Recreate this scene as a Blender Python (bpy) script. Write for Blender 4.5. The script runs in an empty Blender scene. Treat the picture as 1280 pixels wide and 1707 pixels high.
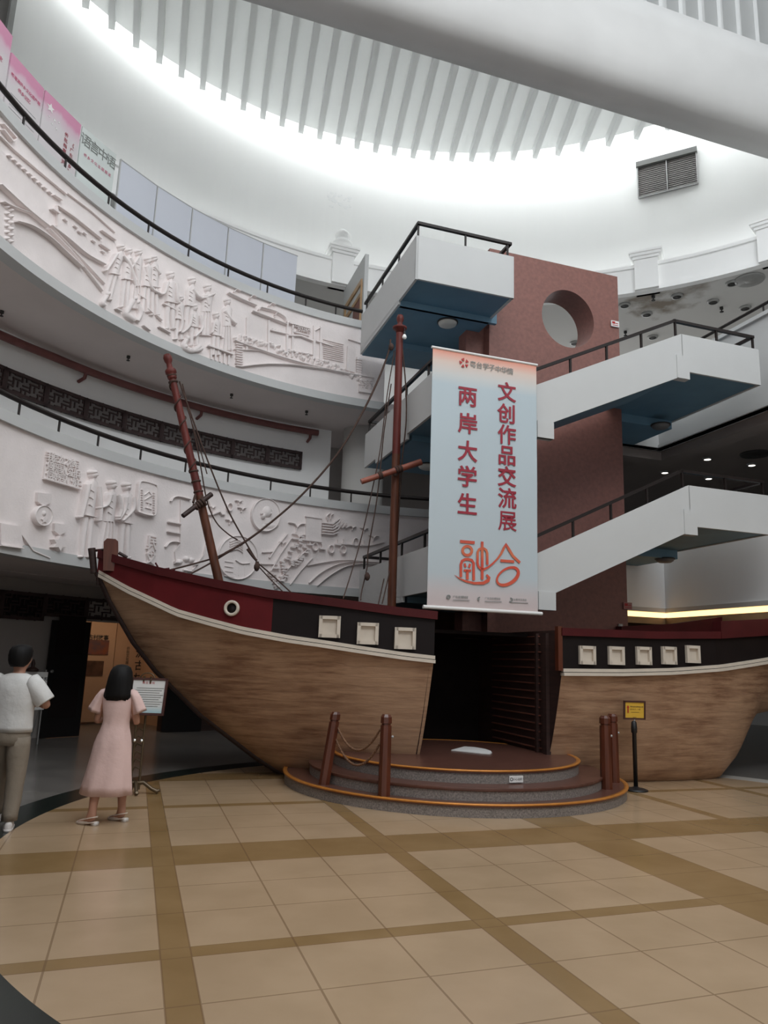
import bpy, bmesh, math, random
from math import sin, cos, pi, radians, degrees, sqrt, atan2
from mathutils import Vector, Matrix
random.seed(7)
D = bpy.data
scene = bpy.context.scene
COL = scene.collection

# ---------------------------------------------------------------- camera
F_PX, IW, IH = 1230.0, 1280.0, 1707.0
EYE = Vector((0, 0, 1.68))
PITCH, ROLL = radians(11.35), radians(2.0)
FW = Vector((0, cos(PITCH), sin(PITCH)))
_u = Vector((0, -sin(PITCH), cos(PITCH)))
_r = Vector((1, 0, 0))
RT = cos(ROLL) * _r + sin(ROLL) * _u
UP = -sin(ROLL) * _r + cos(ROLL) * _u
cam = D.cameras.new('camera')
cam.sensor_fit = 'HORIZONTAL'
cam.sensor_width = 36.0
cam.lens = 36.0 * F_PX / IW
cam.clip_end = 200
cam_o = D.objects.new('camera', cam)
COL.objects.link(cam_o)
M3 = Matrix((RT, UP, -FW)).transposed()
cam_o.matrix_world = Matrix.Translation(EYE) @ M3.to_4x4()
scene.camera = cam_o

# ---------------------------------------------------------------- light
vs = scene.view_settings
vs.view_transform = 'Standard'
vs.look = 'None'
vs.gamma = 1.0
vs.use_curve_mapping = False
vs.exposure = 0.0
world = D.worlds.new('sky')
scene.world = world
world.use_nodes = True
bg = world.node_tree.nodes['Background']
bg.inputs['Color'].default_value = (0.86, 0.93, 1.0, 1)
bg.inputs['Strength'].default_value = 0.5
scene.cycles.max_bounces = 10
scene.cycles.diffuse_bounces = 8
scene.cycles.glossy_bounces = 3
scene.cycles.sample_clamp_indirect = 4.0


def area(name, loc, target, sx, sy, power, color=(1, 1, 1)):
    l = D.lights.new(name, 'AREA')
    l.shape = 'RECTANGLE'
    l.size, l.size_y, l.energy, l.color = sx, sy, power, color
    o = D.objects.new(name, l)
    COL.objects.link(o)
    o.location = loc
    o.rotation_euler = (Vector(target) - Vector(loc)).to_track_quat('-Z', 'Y').to_euler()
    return o


A18 = radians(18.0)
E2 = Vector((cos(A18), sin(A18), 0))      # along the ship / the beam
E1 = Vector((-sin(A18), cos(A18), 0))     # away from the viewer
HALL = Vector((2.2, 8.1, 0))              # centre of the round hall


def pq(p, q, z=0.0):
    return E2 * p + E1 * q + Vector((0, 0, z))


# the big roof light over the near half of the hall
area('roof_skylight', pq(4.0, 3.0, 17.6), pq(4.0, 3.0, 0), 15, 13, 900, (0.93, 0.97, 1.0))
# unseen fill light added high behind the viewer for reliefs and stairs
area('high_front_fill', pq(4.0, -2.4, 14.4), pq(4.0, 14.0, 9.5), 15, 3.6, 1230, (0.95, 0.98, 1.0))
# unseen low fill light added behind the viewer to lift hull and reliefs
area('low_front_fill', pq(2.5, -4.6, 4.2), pq(2.5, 12.0, 4.2), 12, 5.5, 140, (1.0, 0.97, 0.94))
# unseen area light added above the ceiling panels to brighten them
area('panel_skylight', pq(4.0, 15.2, 17.6), pq(4.0, 15.2, 0), 17, 7, 680, (0.94, 0.98, 1.0))
# unseen fill light added in the upper gallery to brighten its ceiling
area('gallery_fill', pq(13.0, 22.0, 9.4), pq(12.0, 10.0, 9.6), 14, 2.2, 170, (0.97, 0.98, 1.0))
# daylight falling through the slot between the ribbed ceiling and the round wall
for k in range(10):
    th = radians(40 + k * 16.5)
    c = Vector((2.05 + 10.5 * cos(th), 8.1 + 10.5 * sin(th), 18.2))
    o = area('slot_daylight', c, c - Vector((0, 0, 1)), 2.9, 0.7, 56 if k < 7 else 85, (0.93, 0.98, 1.0))
    o.rotation_euler = (0, 0, th + pi / 2)


# ---------------------------------------------------------------- pixel helpers (real distances, used for measuring the place)
def ray(x, y):
    return FW * F_PX + RT * (x - IW / 2) - UP * (y - IH / 2)


def at_z(x, y, z):
    d = ray(x, y)
    return EYE + d * ((z - EYE.z) / d.z)


def at_y(x, y, Y):
    d = ray(x, y)
    return EYE + d * (Y / d.y)


def at_q(x, y, q):
    d = ray(x, y)
    return EYE + d * (q / d.dot(E1))


def at_r(x, y, R, c=HALL):
    d = ray(x, y)
    a = d.x ** 2 + d.y ** 2
    b = -2 * (c.x * d.x + c.y * d.y)
    cc = c.x ** 2 + c.y ** 2 - R * R
    t = (-b + sqrt(max(0, b * b - 4 * a * cc))) / (2 * a)
    return EYE + d * t


def theta(P, c=HALL):
    return atan2(P.y - c.y, P.x - c.x)


def polar(R, th, z, c=HALL):
    return Vector((c.x + R * cos(th), c.y + R * sin(th), z))


# ---------------------------------------------------------------- materials
def _nt(name):
    m = D.materials.new(name)
    m.use_nodes = True
    nt = m.node_tree
    return m, nt, nt.nodes['Principled BSDF']


def mat(name, col, rough=0.6, var=0.08, scale=3.0, stretch=(1, 1, 1), metal=0.0, bump=0.0, bscale=40.0, spec=0.5, col2=None, rot=0.0, emit=None, estr=0.0, detail=4):
    m, nt, b = _nt(name)
    N, L = nt.nodes, nt.links
    tc = N.new('ShaderNodeTexCoord')
    mp = N.new('ShaderNodeMapping')
    mp.inputs['Scale'].default_value = stretch
    mp.inputs['Rotation'].default_value = (0, 0, rot)
    L.new(tc.outputs['Object'], mp.inputs['Vector'])
    nz = N.new('ShaderNodeTexNoise')
    nz.inputs['Scale'].default_value = scale
    nz.inputs['Detail'].default_value = detail
    L.new(mp.outputs['Vector'], nz.inputs['Vector'])
    rp = N.new('ShaderNodeValToRGB')
    c2 = col2 or tuple(min(1, c * (1 + var)) for c in col)
    c1 = col if col2 else tuple(c * (1 - var) for c in col)
    rp.color_ramp.elements[0].position = 0.3
    rp.color_ramp.elements[1].position = 0.7
    rp.color_ramp.elements[0].color = (*c1, 1)
    rp.color_ramp.elements[1].color = (*c2, 1)
    L.new(nz.outputs['Fac'], rp.inputs['Fac'])
    L.new(rp.outputs['Color'], b.inputs['Base Color'])
    b.inputs['Roughness'].default_value = rough
    b.inputs['Metallic'].default_value = metal
    b.inputs['Specular IOR Level'].default_value = spec
    if bump:
        n2 = N.new('ShaderNodeTexNoise')
        n2.inputs['Scale'].default_value = bscale
        n2.inputs['Detail'].default_value = 5
        L.new(mp.outputs['Vector'], n2.inputs['Vector'])
        bp = N.new('ShaderNodeBump')
        bp.inputs['Strength'].default_value = bump
        bp.inputs['Distance'].default_value = 0.02 if bscale > 12 else 0.06
        L.new(n2.outputs['Fac'], bp.inputs['Height'])
        L.new(bp.outputs['Normal'], b.inputs['Normal'])
    if emit:
        b.inputs['Emission Color'].default_value = (*emit, 1)
        b.inputs['Emission Strength'].default_value = estr
    return m


M = {}
M['ceil'] = mat('white_ceiling_paint', (0.95, 0.95, 0.94), 0.8, 0.01, 1.5)
def panel_mat(name, fac):
    m, nt, b = _nt(name)
    N, L = nt.nodes, nt.links
    b.inputs['Base Color'].default_value = (0.90, 0.90, 0.89, 1)
    b.inputs['Roughness'].default_value = 0.8
    tr = N.new('ShaderNodeBsdfTranslucent'); tr.inputs['Color'].default_value = (0.92, 0.93, 0.93, 1)
    mx = N.new('ShaderNodeMixShader'); mx.inputs['Fac'].default_value = fac
    L.new(b.outputs['BSDF'], mx.inputs[1]); L.new(tr.outputs['BSDF'], mx.inputs[2])
    L.new(mx.outputs['Shader'], N['Material Output'].inputs['Surface'])
    return m


M['panel'] = panel_mat('translucent_roof_panel', 0.19)
M['ribglow'] = panel_mat('added_glow_roof_rib', 0.62)  # strong translucency added so the rib undersides look lit
M['beam'] = mat('roof_beam_paint', (0.50, 0.495, 0.485), 0.8, 0.05, 0.7)
M['white'] = mat('white_plaster', (0.535, 0.54, 0.535), 0.75, 0.02, 1.5)
M['dome'] = mat('dome_plaster', (0.92, 0.92, 0.91), 0.8, 0.008, 0.8)
M['relief'] = mat('relief_plaster', (0.81, 0.745, 0.73), 0.8, 0.07, 1.6, bump=0.25, bscale=30)
M['soffit'] = mat('balcony_soffit_paint', (0.66, 0.59, 0.57), 0.85, 0.04, 1.0)
M['grey_wall'] = mat('grey_plaster', (0.52, 0.51, 0.49), 0.8, 0.04, 1.2)
M['dim_wall'] = mat('lower_wall_plaster', (0.36, 0.33, 0.31), 0.8, 0.05, 1.2)
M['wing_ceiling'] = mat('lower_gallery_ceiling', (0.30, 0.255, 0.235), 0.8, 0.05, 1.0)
M['blue'] = mat('blue_soffit_paint', (0.125, 0.235, 0.32), 0.6, 0.10, 1.3)
M['granite'] = mat('red_brown_stone', (0.215, 0.090, 0.072), 0.55, 0.12, 14.0, bump=0.1)
M['rail'] = mat('dark_bronze_rail', (0.017, 0.012, 0.011), 0.45, 0.1, 8.0, spec=0.3)
M['dark'] = mat('black_lacquer', (0.008, 0.007, 0.007), 0.5, 0.1, 4.0, spec=0.25)
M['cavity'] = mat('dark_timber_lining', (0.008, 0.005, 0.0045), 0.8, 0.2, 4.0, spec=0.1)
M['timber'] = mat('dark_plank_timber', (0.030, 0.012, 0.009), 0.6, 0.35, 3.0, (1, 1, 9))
M['redpaint'] = mat('red_hull_paint', (0.098, 0.007, 0.009), 0.6, 0.12, 3.0, spec=0.2)
M['gunwale'] = mat('dark_red_rail_paint', (0.062, 0.007, 0.008), 0.6, 0.15, 3.0, spec=0.2)
M['blackpaint'] = mat('black_hull_paint', (0.0085, 0.005, 0.005), 0.6, 0.15, 3.0, spec=0.2)
M['cream'] = mat('cream_moulding_paint', (0.60, 0.53, 0.445), 0.6, 0.06, 5.0)
M['mast'] = mat('mast_varnish', (0.115, 0.021, 0.016), 0.5, 0.3, 3.0, (6, 6, 0.6), spec=0.3)
M['mastbrown'] = mat('bare_mast_wood', (0.105, 0.035, 0.018), 0.5, 0.35, 3.0, (6, 6, 0.6), spec=0.3)
M['yard'] = mat('yard_timber', (0.26, 0.070, 0.040), 0.5, 0.25, 4.0, (1, 1, 1))
M['rope'] = mat('brown_rope', (0.06, 0.032, 0.024), 0.9, 0.2, 30.0)
M['postwood'] = mat('glossy_red_post_wood', (0.092, 0.024, 0.011), 0.3, 0.25, 4.0, (5, 5, 0.7))
M['stone'] = mat('grey_granite_riser', (0.21, 0.182, 0.165), 0.6, 0.45, 60.0)
M['tread'] = mat('red_brown_tread', (0.105, 0.045, 0.033), 0.3, 0.15, 8.0)
M['nosing'] = mat('orange_nosing_strip', (0.60, 0.235, 0.045), 0.3, 0.1, 8.0, metal=0.35)
M['blackmetal'] = mat('black_metal', (0.012, 0.012, 0.013), 0.4, 0.1, 6.0)
M['frame'] = mat('dark_red_frame', (0.06, 0.02, 0.016), 0.4, 0.1, 8.0)
M['yellow'] = mat('yellow_sign_sheet', (0.70, 0.42, 0.045), 0.45, 0.03, 4.0)
M['signred'] = mat('sign_red_ink', (0.40, 0.012, 0.012), 0.5, 0.03, 4.0)
M['ink'] = mat('black_ink', (0.02, 0.02, 0.022), 0.6, 0.03, 4.0)
M['greyink'] = mat('grey_ink', (0.20, 0.21, 0.20), 0.6, 0.05, 4.0)
M['redink'] = mat('crimson_ink', (0.29, 0.012, 0.03), 0.55, 0.04, 4.0)
M['pinkink'] = mat('magenta_ink', (0.50, 0.06, 0.15), 0.6, 0.04, 4.0)
M['paper'] = mat('white_paper', (0.72, 0.71, 0.69), 0.6, 0.03, 3.0)
M['board'] = mat('pale_blue_grey_board', (0.55, 0.57, 0.63), 0.6, 0.015, 1.5)
M['boardgreen'] = mat('pale_green_grey_board', (0.57, 0.61, 0.59), 0.6, 0.03, 2.0)
M['boardedge'] = mat('board_edge_metal', (0.45, 0.45, 0.45), 0.4, 0.03, 2.0)
M['lattice'] = mat('carved_dark_wood', (0.040, 0.020, 0.019), 0.6, 0.2, 5.0)
M['latticegrey'] = mat('lattice_grey_ground', (0.14, 0.125, 0.12), 0.7, 0.1, 5.0)
M['pipe'] = mat('red_brown_round_rail', (0.16, 0.055, 0.050), 0.45, 0.15, 4.0)
M['lamp'] = mat('frosted_lamp_glass', (0.62, 0.60, 0.55), 0.4, 0.03, 4.0)
M['shutterbox'] = mat('grey_shutter_box_paint', (0.13, 0.13, 0.125), 0.6, 0.03, 5.0)
M['shutter'] = mat('grey_shutter', (0.165, 0.155, 0.15), 0.6, 0.06, 5.0)
M['metalgrey'] = mat('grey_metal', (0.36, 0.36, 0.35), 0.4, 0.05, 5.0, metal=0.4)
M['blackhole'] = mat('downlight_recess', (0.03, 0.028, 0.026), 0.6, 0.1, 5.0)
M['lit'] = mat('lit_downlight', (0.9, 0.9, 0.85), 0.4, 0.0, 5.0, emit=(1.0, 0.95, 0.85), estr=6.0)
M['led'] = mat('warm_led_strip', (0.9, 0.7, 0.4), 0.4, 0.0, 5.0, emit=(1.0, 0.66, 0.30), estr=2.0)
M['ledtrim'] = mat('wooden_cove_trim', (0.42, 0.26, 0.13), 0.5, 0.08, 5.0)
M['tanwall'] = mat('tan_exhibition_wall', (0.62, 0.40, 0.26), 0.8, 0.05, 2.0)
M['skin'] = mat('skin', (0.42, 0.215, 0.145), 0.55, 0.05, 8.0)
M['hair'] = mat('black_hair', (0.007, 0.0065, 0.0065), 0.6, 0.3, 30.0, (1, 1, 0.1), spec=0.2)
M['pinkdress'] = mat('pale_pink_cotton', (0.72, 0.51, 0.47), 0.85, 0.05, 4.0, bump=0.3, bscale=4.5)
M['tshirt'] = mat('white_cotton', (0.66, 0.65, 0.63), 0.85, 0.04, 4.0, bump=0.35, bscale=5)
M['trousers'] = mat('khaki_cotton', (0.235, 0.195, 0.150), 0.85, 0.08, 5.0, bump=0.4, bscale=5)
M['shoe'] = mat('white_leather', (0.60, 0.56, 0.53), 0.5, 0.04, 5.0)
M['strap'] = mat('cream_leather', (0.62, 0.52, 0.44), 0.5, 0.04, 5.0)
M['bracket'] = mat('ornate_bronze', (0.12, 0.085, 0.05), 0.35, 0.2, 12.0, metal=0.5)
M['bulb'] = mat('white_bulb_glass', (0.85, 0.85, 0.83), 0.25, 0.0, 5.0)


def plank_mat(name, c1, c2, c3):
    m, nt, b = _nt(name)
    N, L = nt.nodes, nt.links
    tc = N.new('ShaderNodeTexCoord')
    mp = N.new('ShaderNodeMapping')
    mp.inputs['Rotation'].default_value = (0, 0, -A18)
    L.new(tc.outputs['Object'], mp.inputs['Vector'])
    mp2 = N.new('ShaderNodeMapping')
    mp2.inputs['Scale'].default_value = (1.1, 1.0, 9.0)
    L.new(mp.outputs['Vector'], mp2.inputs['Vector'])
    n1 = N.new('ShaderNodeTexNoise'); n1.inputs['Scale'].default_value = 1.6; n1.inputs['Detail'].default_value = 8; n1.inputs['Roughness'].default_value = 0.65
    L.new(mp2.outputs['Vector'], n1.inputs['Vector'])
    n2 = N.new('ShaderNodeTexNoise'); n2.inputs['Scale'].default_value = 1.1; n2.inputs['Detail'].default_value = 3
    L.new(mp.outputs['Vector'], n2.inputs['Vector'])
    r1 = N.new('ShaderNodeValToRGB')
    r1.color_ramp.elements[0].position = 0.38; r1.color_ramp.elements[1].position = 0.62
    r1.color_ramp.elements[0].color = (*c1, 1); r1.color_ramp.elements[1].color = (*c2, 1)
    L.new(n1.outputs['Fac'], r1.inputs['Fac'])
    mx = N.new('ShaderNodeMixRGB')
    mx.inputs['Color2'].default_value = (*c3, 1)
    r2 = N.new('ShaderNodeValToRGB')
    r2.color_ramp.elements[0].position = 0.40; r2.color_ramp.elements[1].position = 0.62
    r2.color_ramp.elements[1].color = (0.55, 0.55, 0.55, 1)
    L.new(n2.outputs['Fac'], r2.inputs['Fac'])
    L.new(r2.outputs['Color'], mx.inputs['Fac'])
    L.new(r1.outputs['Color'], mx.inputs['Color1'])
    # seams between the strakes
    sp = N.new('ShaderNodeSeparateXYZ')
    L.new(mp.outputs['Vector'], sp.inputs['Vector'])
    nw = N.new('ShaderNodeMath'); nw.operation = 'MULTIPLY_ADD'; nw.inputs[1].default_value = 0.16
    L.new(n2.outputs['Fac'], nw.inputs[0]); L.new(sp.outputs['Z'], nw.inputs[2])
    md = N.new('ShaderNodeMath'); md.operation = 'PINGPONG'; md.inputs[1].default_value = 0.065
    L.new(nw.outputs[0], md.inputs[0])
    lt = N.new('ShaderNodeMath'); lt.operation = 'LESS_THAN'; lt.inputs[1].default_value = 0.006
    L.new(md.outputs[0], lt.inputs[0])
    ml = N.new('ShaderNodeMath'); ml.operation = 'MULTIPLY'; ml.inputs[1].default_value = 0.22
    L.new(lt.outputs[0], ml.inputs[0])
    mx2 = N.new('ShaderNodeMixRGB')
    mx2.inputs['Color2'].default_value = tuple(c * 0.45 for c in c1) + (1,)
    L.new(ml.outputs[0], mx2.inputs['Fac'])
    L.new(mx.outputs['Color'], mx2.inputs['Color1'])
    L.new(mx2.outputs['Color'], b.inputs['Base Color'])
    b.inputs['Roughness'].default_value = 0.55
    bp = N.new('ShaderNodeBump'); bp.inputs['Strength'].default_value = 0.35; bp.inputs['Distance'].default_value = 0.02
    L.new(n1.outputs['Fac'], bp.inputs['Height'])
    L.new(bp.outputs['Normal'], b.inputs['Normal'])
    return m


M['hull'] = plank_mat('weathered_hull_planks', (0.215, 0.108, 0.060), (0.42, 0.255, 0.152), (0.49, 0.315, 0.195))


def ramp_z(name, stops, rough=0.6, wob=0.0):
    """a print whose colour runs from top to bottom; the sheet's own height is 0..1 in generated space"""
    m, nt, b = _nt(name)
    N, L = nt.nodes, nt.links
    tc = N.new('ShaderNodeTexCoord')
    sp = N.new('ShaderNodeSeparateXYZ')
    L.new(tc.outputs['Generated'], sp.inputs['Vector'])
    src = sp.outputs['Z']
    if wob:
        nz = N.new('ShaderNodeTexNoise'); nz.inputs['Scale'].default_value = 3.0
        L.new(tc.outputs['Generated'], nz.inputs['Vector'])
        ma = N.new('ShaderNodeMath'); ma.operation = 'MULTIPLY_ADD'; ma.inputs[1].default_value = wob
        L.new(nz.outputs['Fac'], ma.inputs[0]); L.new(sp.outputs['Z'], ma.inputs[2])
        src = ma.outputs[0]
    rp = N.new('ShaderNodeValToRGB')
    e = rp.color_ramp.elements
    while len(e) < len(stops):
        e.new(0.5)
    for el, (pos, c) in zip(e, stops):
        el.position = pos
        el.color = (*c, 1)
    L.new(src, rp.inputs['Fac'])
    L.new(rp.outputs['Color'], b.inputs['Base Color'])
    b.inputs['Roughness'].default_value = rough
    return m


M['bannercloth'] = ramp_z('banner_print', [(0.0, (0.56, 0.46, 0.45)), (0.06, (0.56, 0.50, 0.50)), (0.13, (0.47, 0.53, 0.56)), (0.86, (0.45, 0.53, 0.57)), (0.90, (0.56, 0.57, 0.56)), (0.95, (0.66, 0.53, 0.46)), (1.0, (0.74, 0.26, 0.17))], 0.5)
M['pinkposter'] = ramp_z('pink_poster_print', [(0.0, (0.60, 0.56, 0.55)), (0.885, (0.58, 0.54, 0.55)), (0.965, (0.58, 0.42, 0.49)), (1.0, (0.57, 0.25, 0.37))], 0.6, 0.12)
M['easelsheet'] = ramp_z('easel_sheet_print', [(0.0, (0.42, 0.60, 0.62)), (0.08, (0.40, 0.55, 0.58)), (0.28, (0.66, 0.66, 0.64)), (1.0, (0.68, 0.67, 0.65))], 0.5, 0.06)
M['logo'] = ramp_z('orange_red_logo_ink', [(0.0, (0.62, 0.10, 0.05)), (0.5, (0.60, 0.07, 0.04)), (0.75, (0.62, 0.16, 0.07)), (1.0, (0.55, 0.06, 0.04))], 0.5)


def stained_ceiling():
    m, nt, b = _nt('water_stained_ceiling')
    N, L = nt.nodes, nt.links
    geo = N.new('ShaderNodeNewGeometry')
    base = N.new('ShaderNodeRGB'); base.outputs[0].default_value = (0.66, 0.65, 0.63, 1)
    cur = base.outputs[0]
    nz = N.new('ShaderNodeTexNoise'); nz.inputs['Scale'].default_value = 2.2; nz.inputs['Detail'].default_value = 6
    L.new(geo.outputs['Position'], nz.inputs['Vector'])
    for px, py, r, col in ((1100, 508, 1.0, (0.20, 0.15, 0.10)), (1058, 507, 0.8, (0.26, 0.22, 0.18)), (1150, 482, 0.9, (0.27, 0.23, 0.19))):
        P = at_z(px, py, 11.0)
        v = N.new('ShaderNodeVectorMath'); v.operation = 'DISTANCE'
        v.inputs[1].default_value = P
        L.new(geo.outputs['Position'], v.inputs[0])
        ad = N.new('ShaderNodeMath'); ad.operation = 'MULTIPLY_ADD'; ad.inputs[1].default_value = 2.4
        L.new(nz.outputs['Fac'], ad.inputs[0]); L.new(v.outputs['Value'], ad.inputs[2])
        mr = N.new('ShaderNodeMapRange')
        mr.inputs['From Min'].default_value = r + 0.3; mr.inputs['From Max'].default_value = r + 1.0
        mr.inputs['To Min'].default_value = 0.85; mr.inputs['To Max'].default_value = 0.0
        L.new(ad.outputs[0], mr.inputs['Value'])
        mx = N.new('ShaderNodeMixRGB'); mx.inputs['Color2'].default_value = (*col, 1)
        L.new(mr.outputs[0], mx.inputs['Fac']); L.new(cur, mx.inputs['Color1'])
        cur = mx.outputs['Color']
    L.new(cur, b.inputs['Base Color'])
    b.inputs['Roughness'].default_value = 0.8
    return m


M['bright'] = mat('bright_white_plaster', (0.88, 0.885, 0.88), 0.8, 0.012, 1.5)
M['stained'] = stained_ceiling()


def floor_material():
    m, nt, b = _nt('hall_floor_tiles')
    N, L = nt.nodes, nt.links
    geo = N.new('ShaderNodeNewGeometry')

    def dot(v):
        n = N.new('ShaderNodeVectorMath'); n.operation = 'DOT_PRODUCT'
        n.inputs[1].default_value = v
        L.new(geo.outputs['Position'], n.inputs[0])
        return n.outputs['Value']
    p = dot(E2)
    q = dot(E1 - E2 * 0.033)

    def comp(v, c, h):
        n = N.new('ShaderNodeMath'); n.operation = 'COMPARE'
        L.new(v, n.inputs[0]); n.inputs[1].default_value = c; n.inputs[2].default_value = h
        return n.outputs[0]

    def mx(a, c):
        n = N.new('ShaderNodeMath'); n.operation = 'MAXIMUM'
        L.new(a, n.inputs[0]); L.new(c, n.inputs[1])
        return n.outputs[0]

    def many(lst):
        cur = None
        for v, c, h in lst:
            o = comp(v, c, h)
            cur = o if cur is None else mx(cur, o)
        return cur
    bands = many([(p, .385, .085), (p, 2.395, .09), (p, 4.59, .32), (p, 6.72, .085), (p, -1.55, .085), (p, 8.6, .085),
                  (q, 6.885, .315), (q, 4.735, .077), (q, 8.97, .075), (q, 2.6, .08), (q, 11.0, .3)])
    thin = many([(p, c, .0065) for c in (-.92, -.3, 1.08, 1.69, 3.09, 3.68, 5.5, 6.1, 7.35, 7.98)] +
                [(q, c, .0055) for c in (3.45, 4.06, 5.42, 6.0, 7.8, 8.38, 9.65, 10.2)])
    joint = many([(p, .30, .005), (p, .47, .005), (p, 2.305, .005), (p, 2.485, .005), (p, 4.27, .005), (p, 4.91, .005), (q, 6.57, .005), (q, 7.2, .005), (q, 4.66, .004), (q, 4.81, .004)])
    nz = N.new('ShaderNodeTexNoise'); nz.inputs['Scale'].default_value = 1.6; nz.inputs['Detail'].default_value = 5
    L.new(geo.outputs['Position'], nz.inputs['Vector'])

    def ramp(c1, c2):
        r = N.new('ShaderNodeValToRGB')
        r.color_ramp.elements[0].position = 0.35; r.color_ramp.elements[1].position = 0.65
        r.color_ramp.elements[0].color = (*c1, 1); r.color_ramp.elements[1].color = (*c2, 1)
        L.new(nz.outputs['Fac'], r.inputs['Fac'])
        return r.outputs['Color']

    def mix(f, a, c):
        n = N.new('ShaderNodeMixRGB')
        L.new(f, n.inputs['Fac']); L.new(a, n.inputs['Color1']); L.new(c, n.inputs['Color2'])
        return n.outputs['Color']
    beige = ramp((0.385, 0.270, 0.165), (0.44, 0.312, 0.196))
    tan = ramp((0.240, 0.148, 0.062), (0.285, 0.180, 0.082))
    c = mix(bands, beige, tan)
    tl = N.new('ShaderNodeMath'); tl.operation = 'MULTIPLY'; tl.inputs[1].default_value = 0.6
    L.new(mx(thin, joint), tl.inputs[0])
    c = mix(tl.outputs[0], c, ramp((0.15, 0.085, 0.04), (0.17, 0.10, 0.05)))
    dist = N.new('ShaderNodeVectorMath'); dist.operation = 'DISTANCE'
    L.new(geo.outputs['Position'], dist.inputs[0]); dist.inputs[1].default_value = HALL
    R = dist.outputs['Value']

    def gt(v, t):
        n = N.new('ShaderNodeMath'); n.operation = 'GREATER_THAN'
        L.new(v, n.inputs[0]); n.inputs[1].default_value = t
        return n.outputs[0]
    sx = N.new('ShaderNodeSeparateXYZ'); L.new(geo.outputs['Position'], sx.inputs['Vector'])
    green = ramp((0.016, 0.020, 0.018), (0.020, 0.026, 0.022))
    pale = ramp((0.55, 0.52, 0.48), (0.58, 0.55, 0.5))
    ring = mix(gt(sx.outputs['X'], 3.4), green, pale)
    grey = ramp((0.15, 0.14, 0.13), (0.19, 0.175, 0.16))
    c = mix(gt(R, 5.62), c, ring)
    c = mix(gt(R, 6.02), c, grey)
    L.new(c, b.inputs['Base Color'])
    b.inputs['Roughness'].default_value = 0.22
    b.inputs['Specular IOR Level'].default_value = 0.35
    return m


M['floor'] = floor_material()


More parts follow.
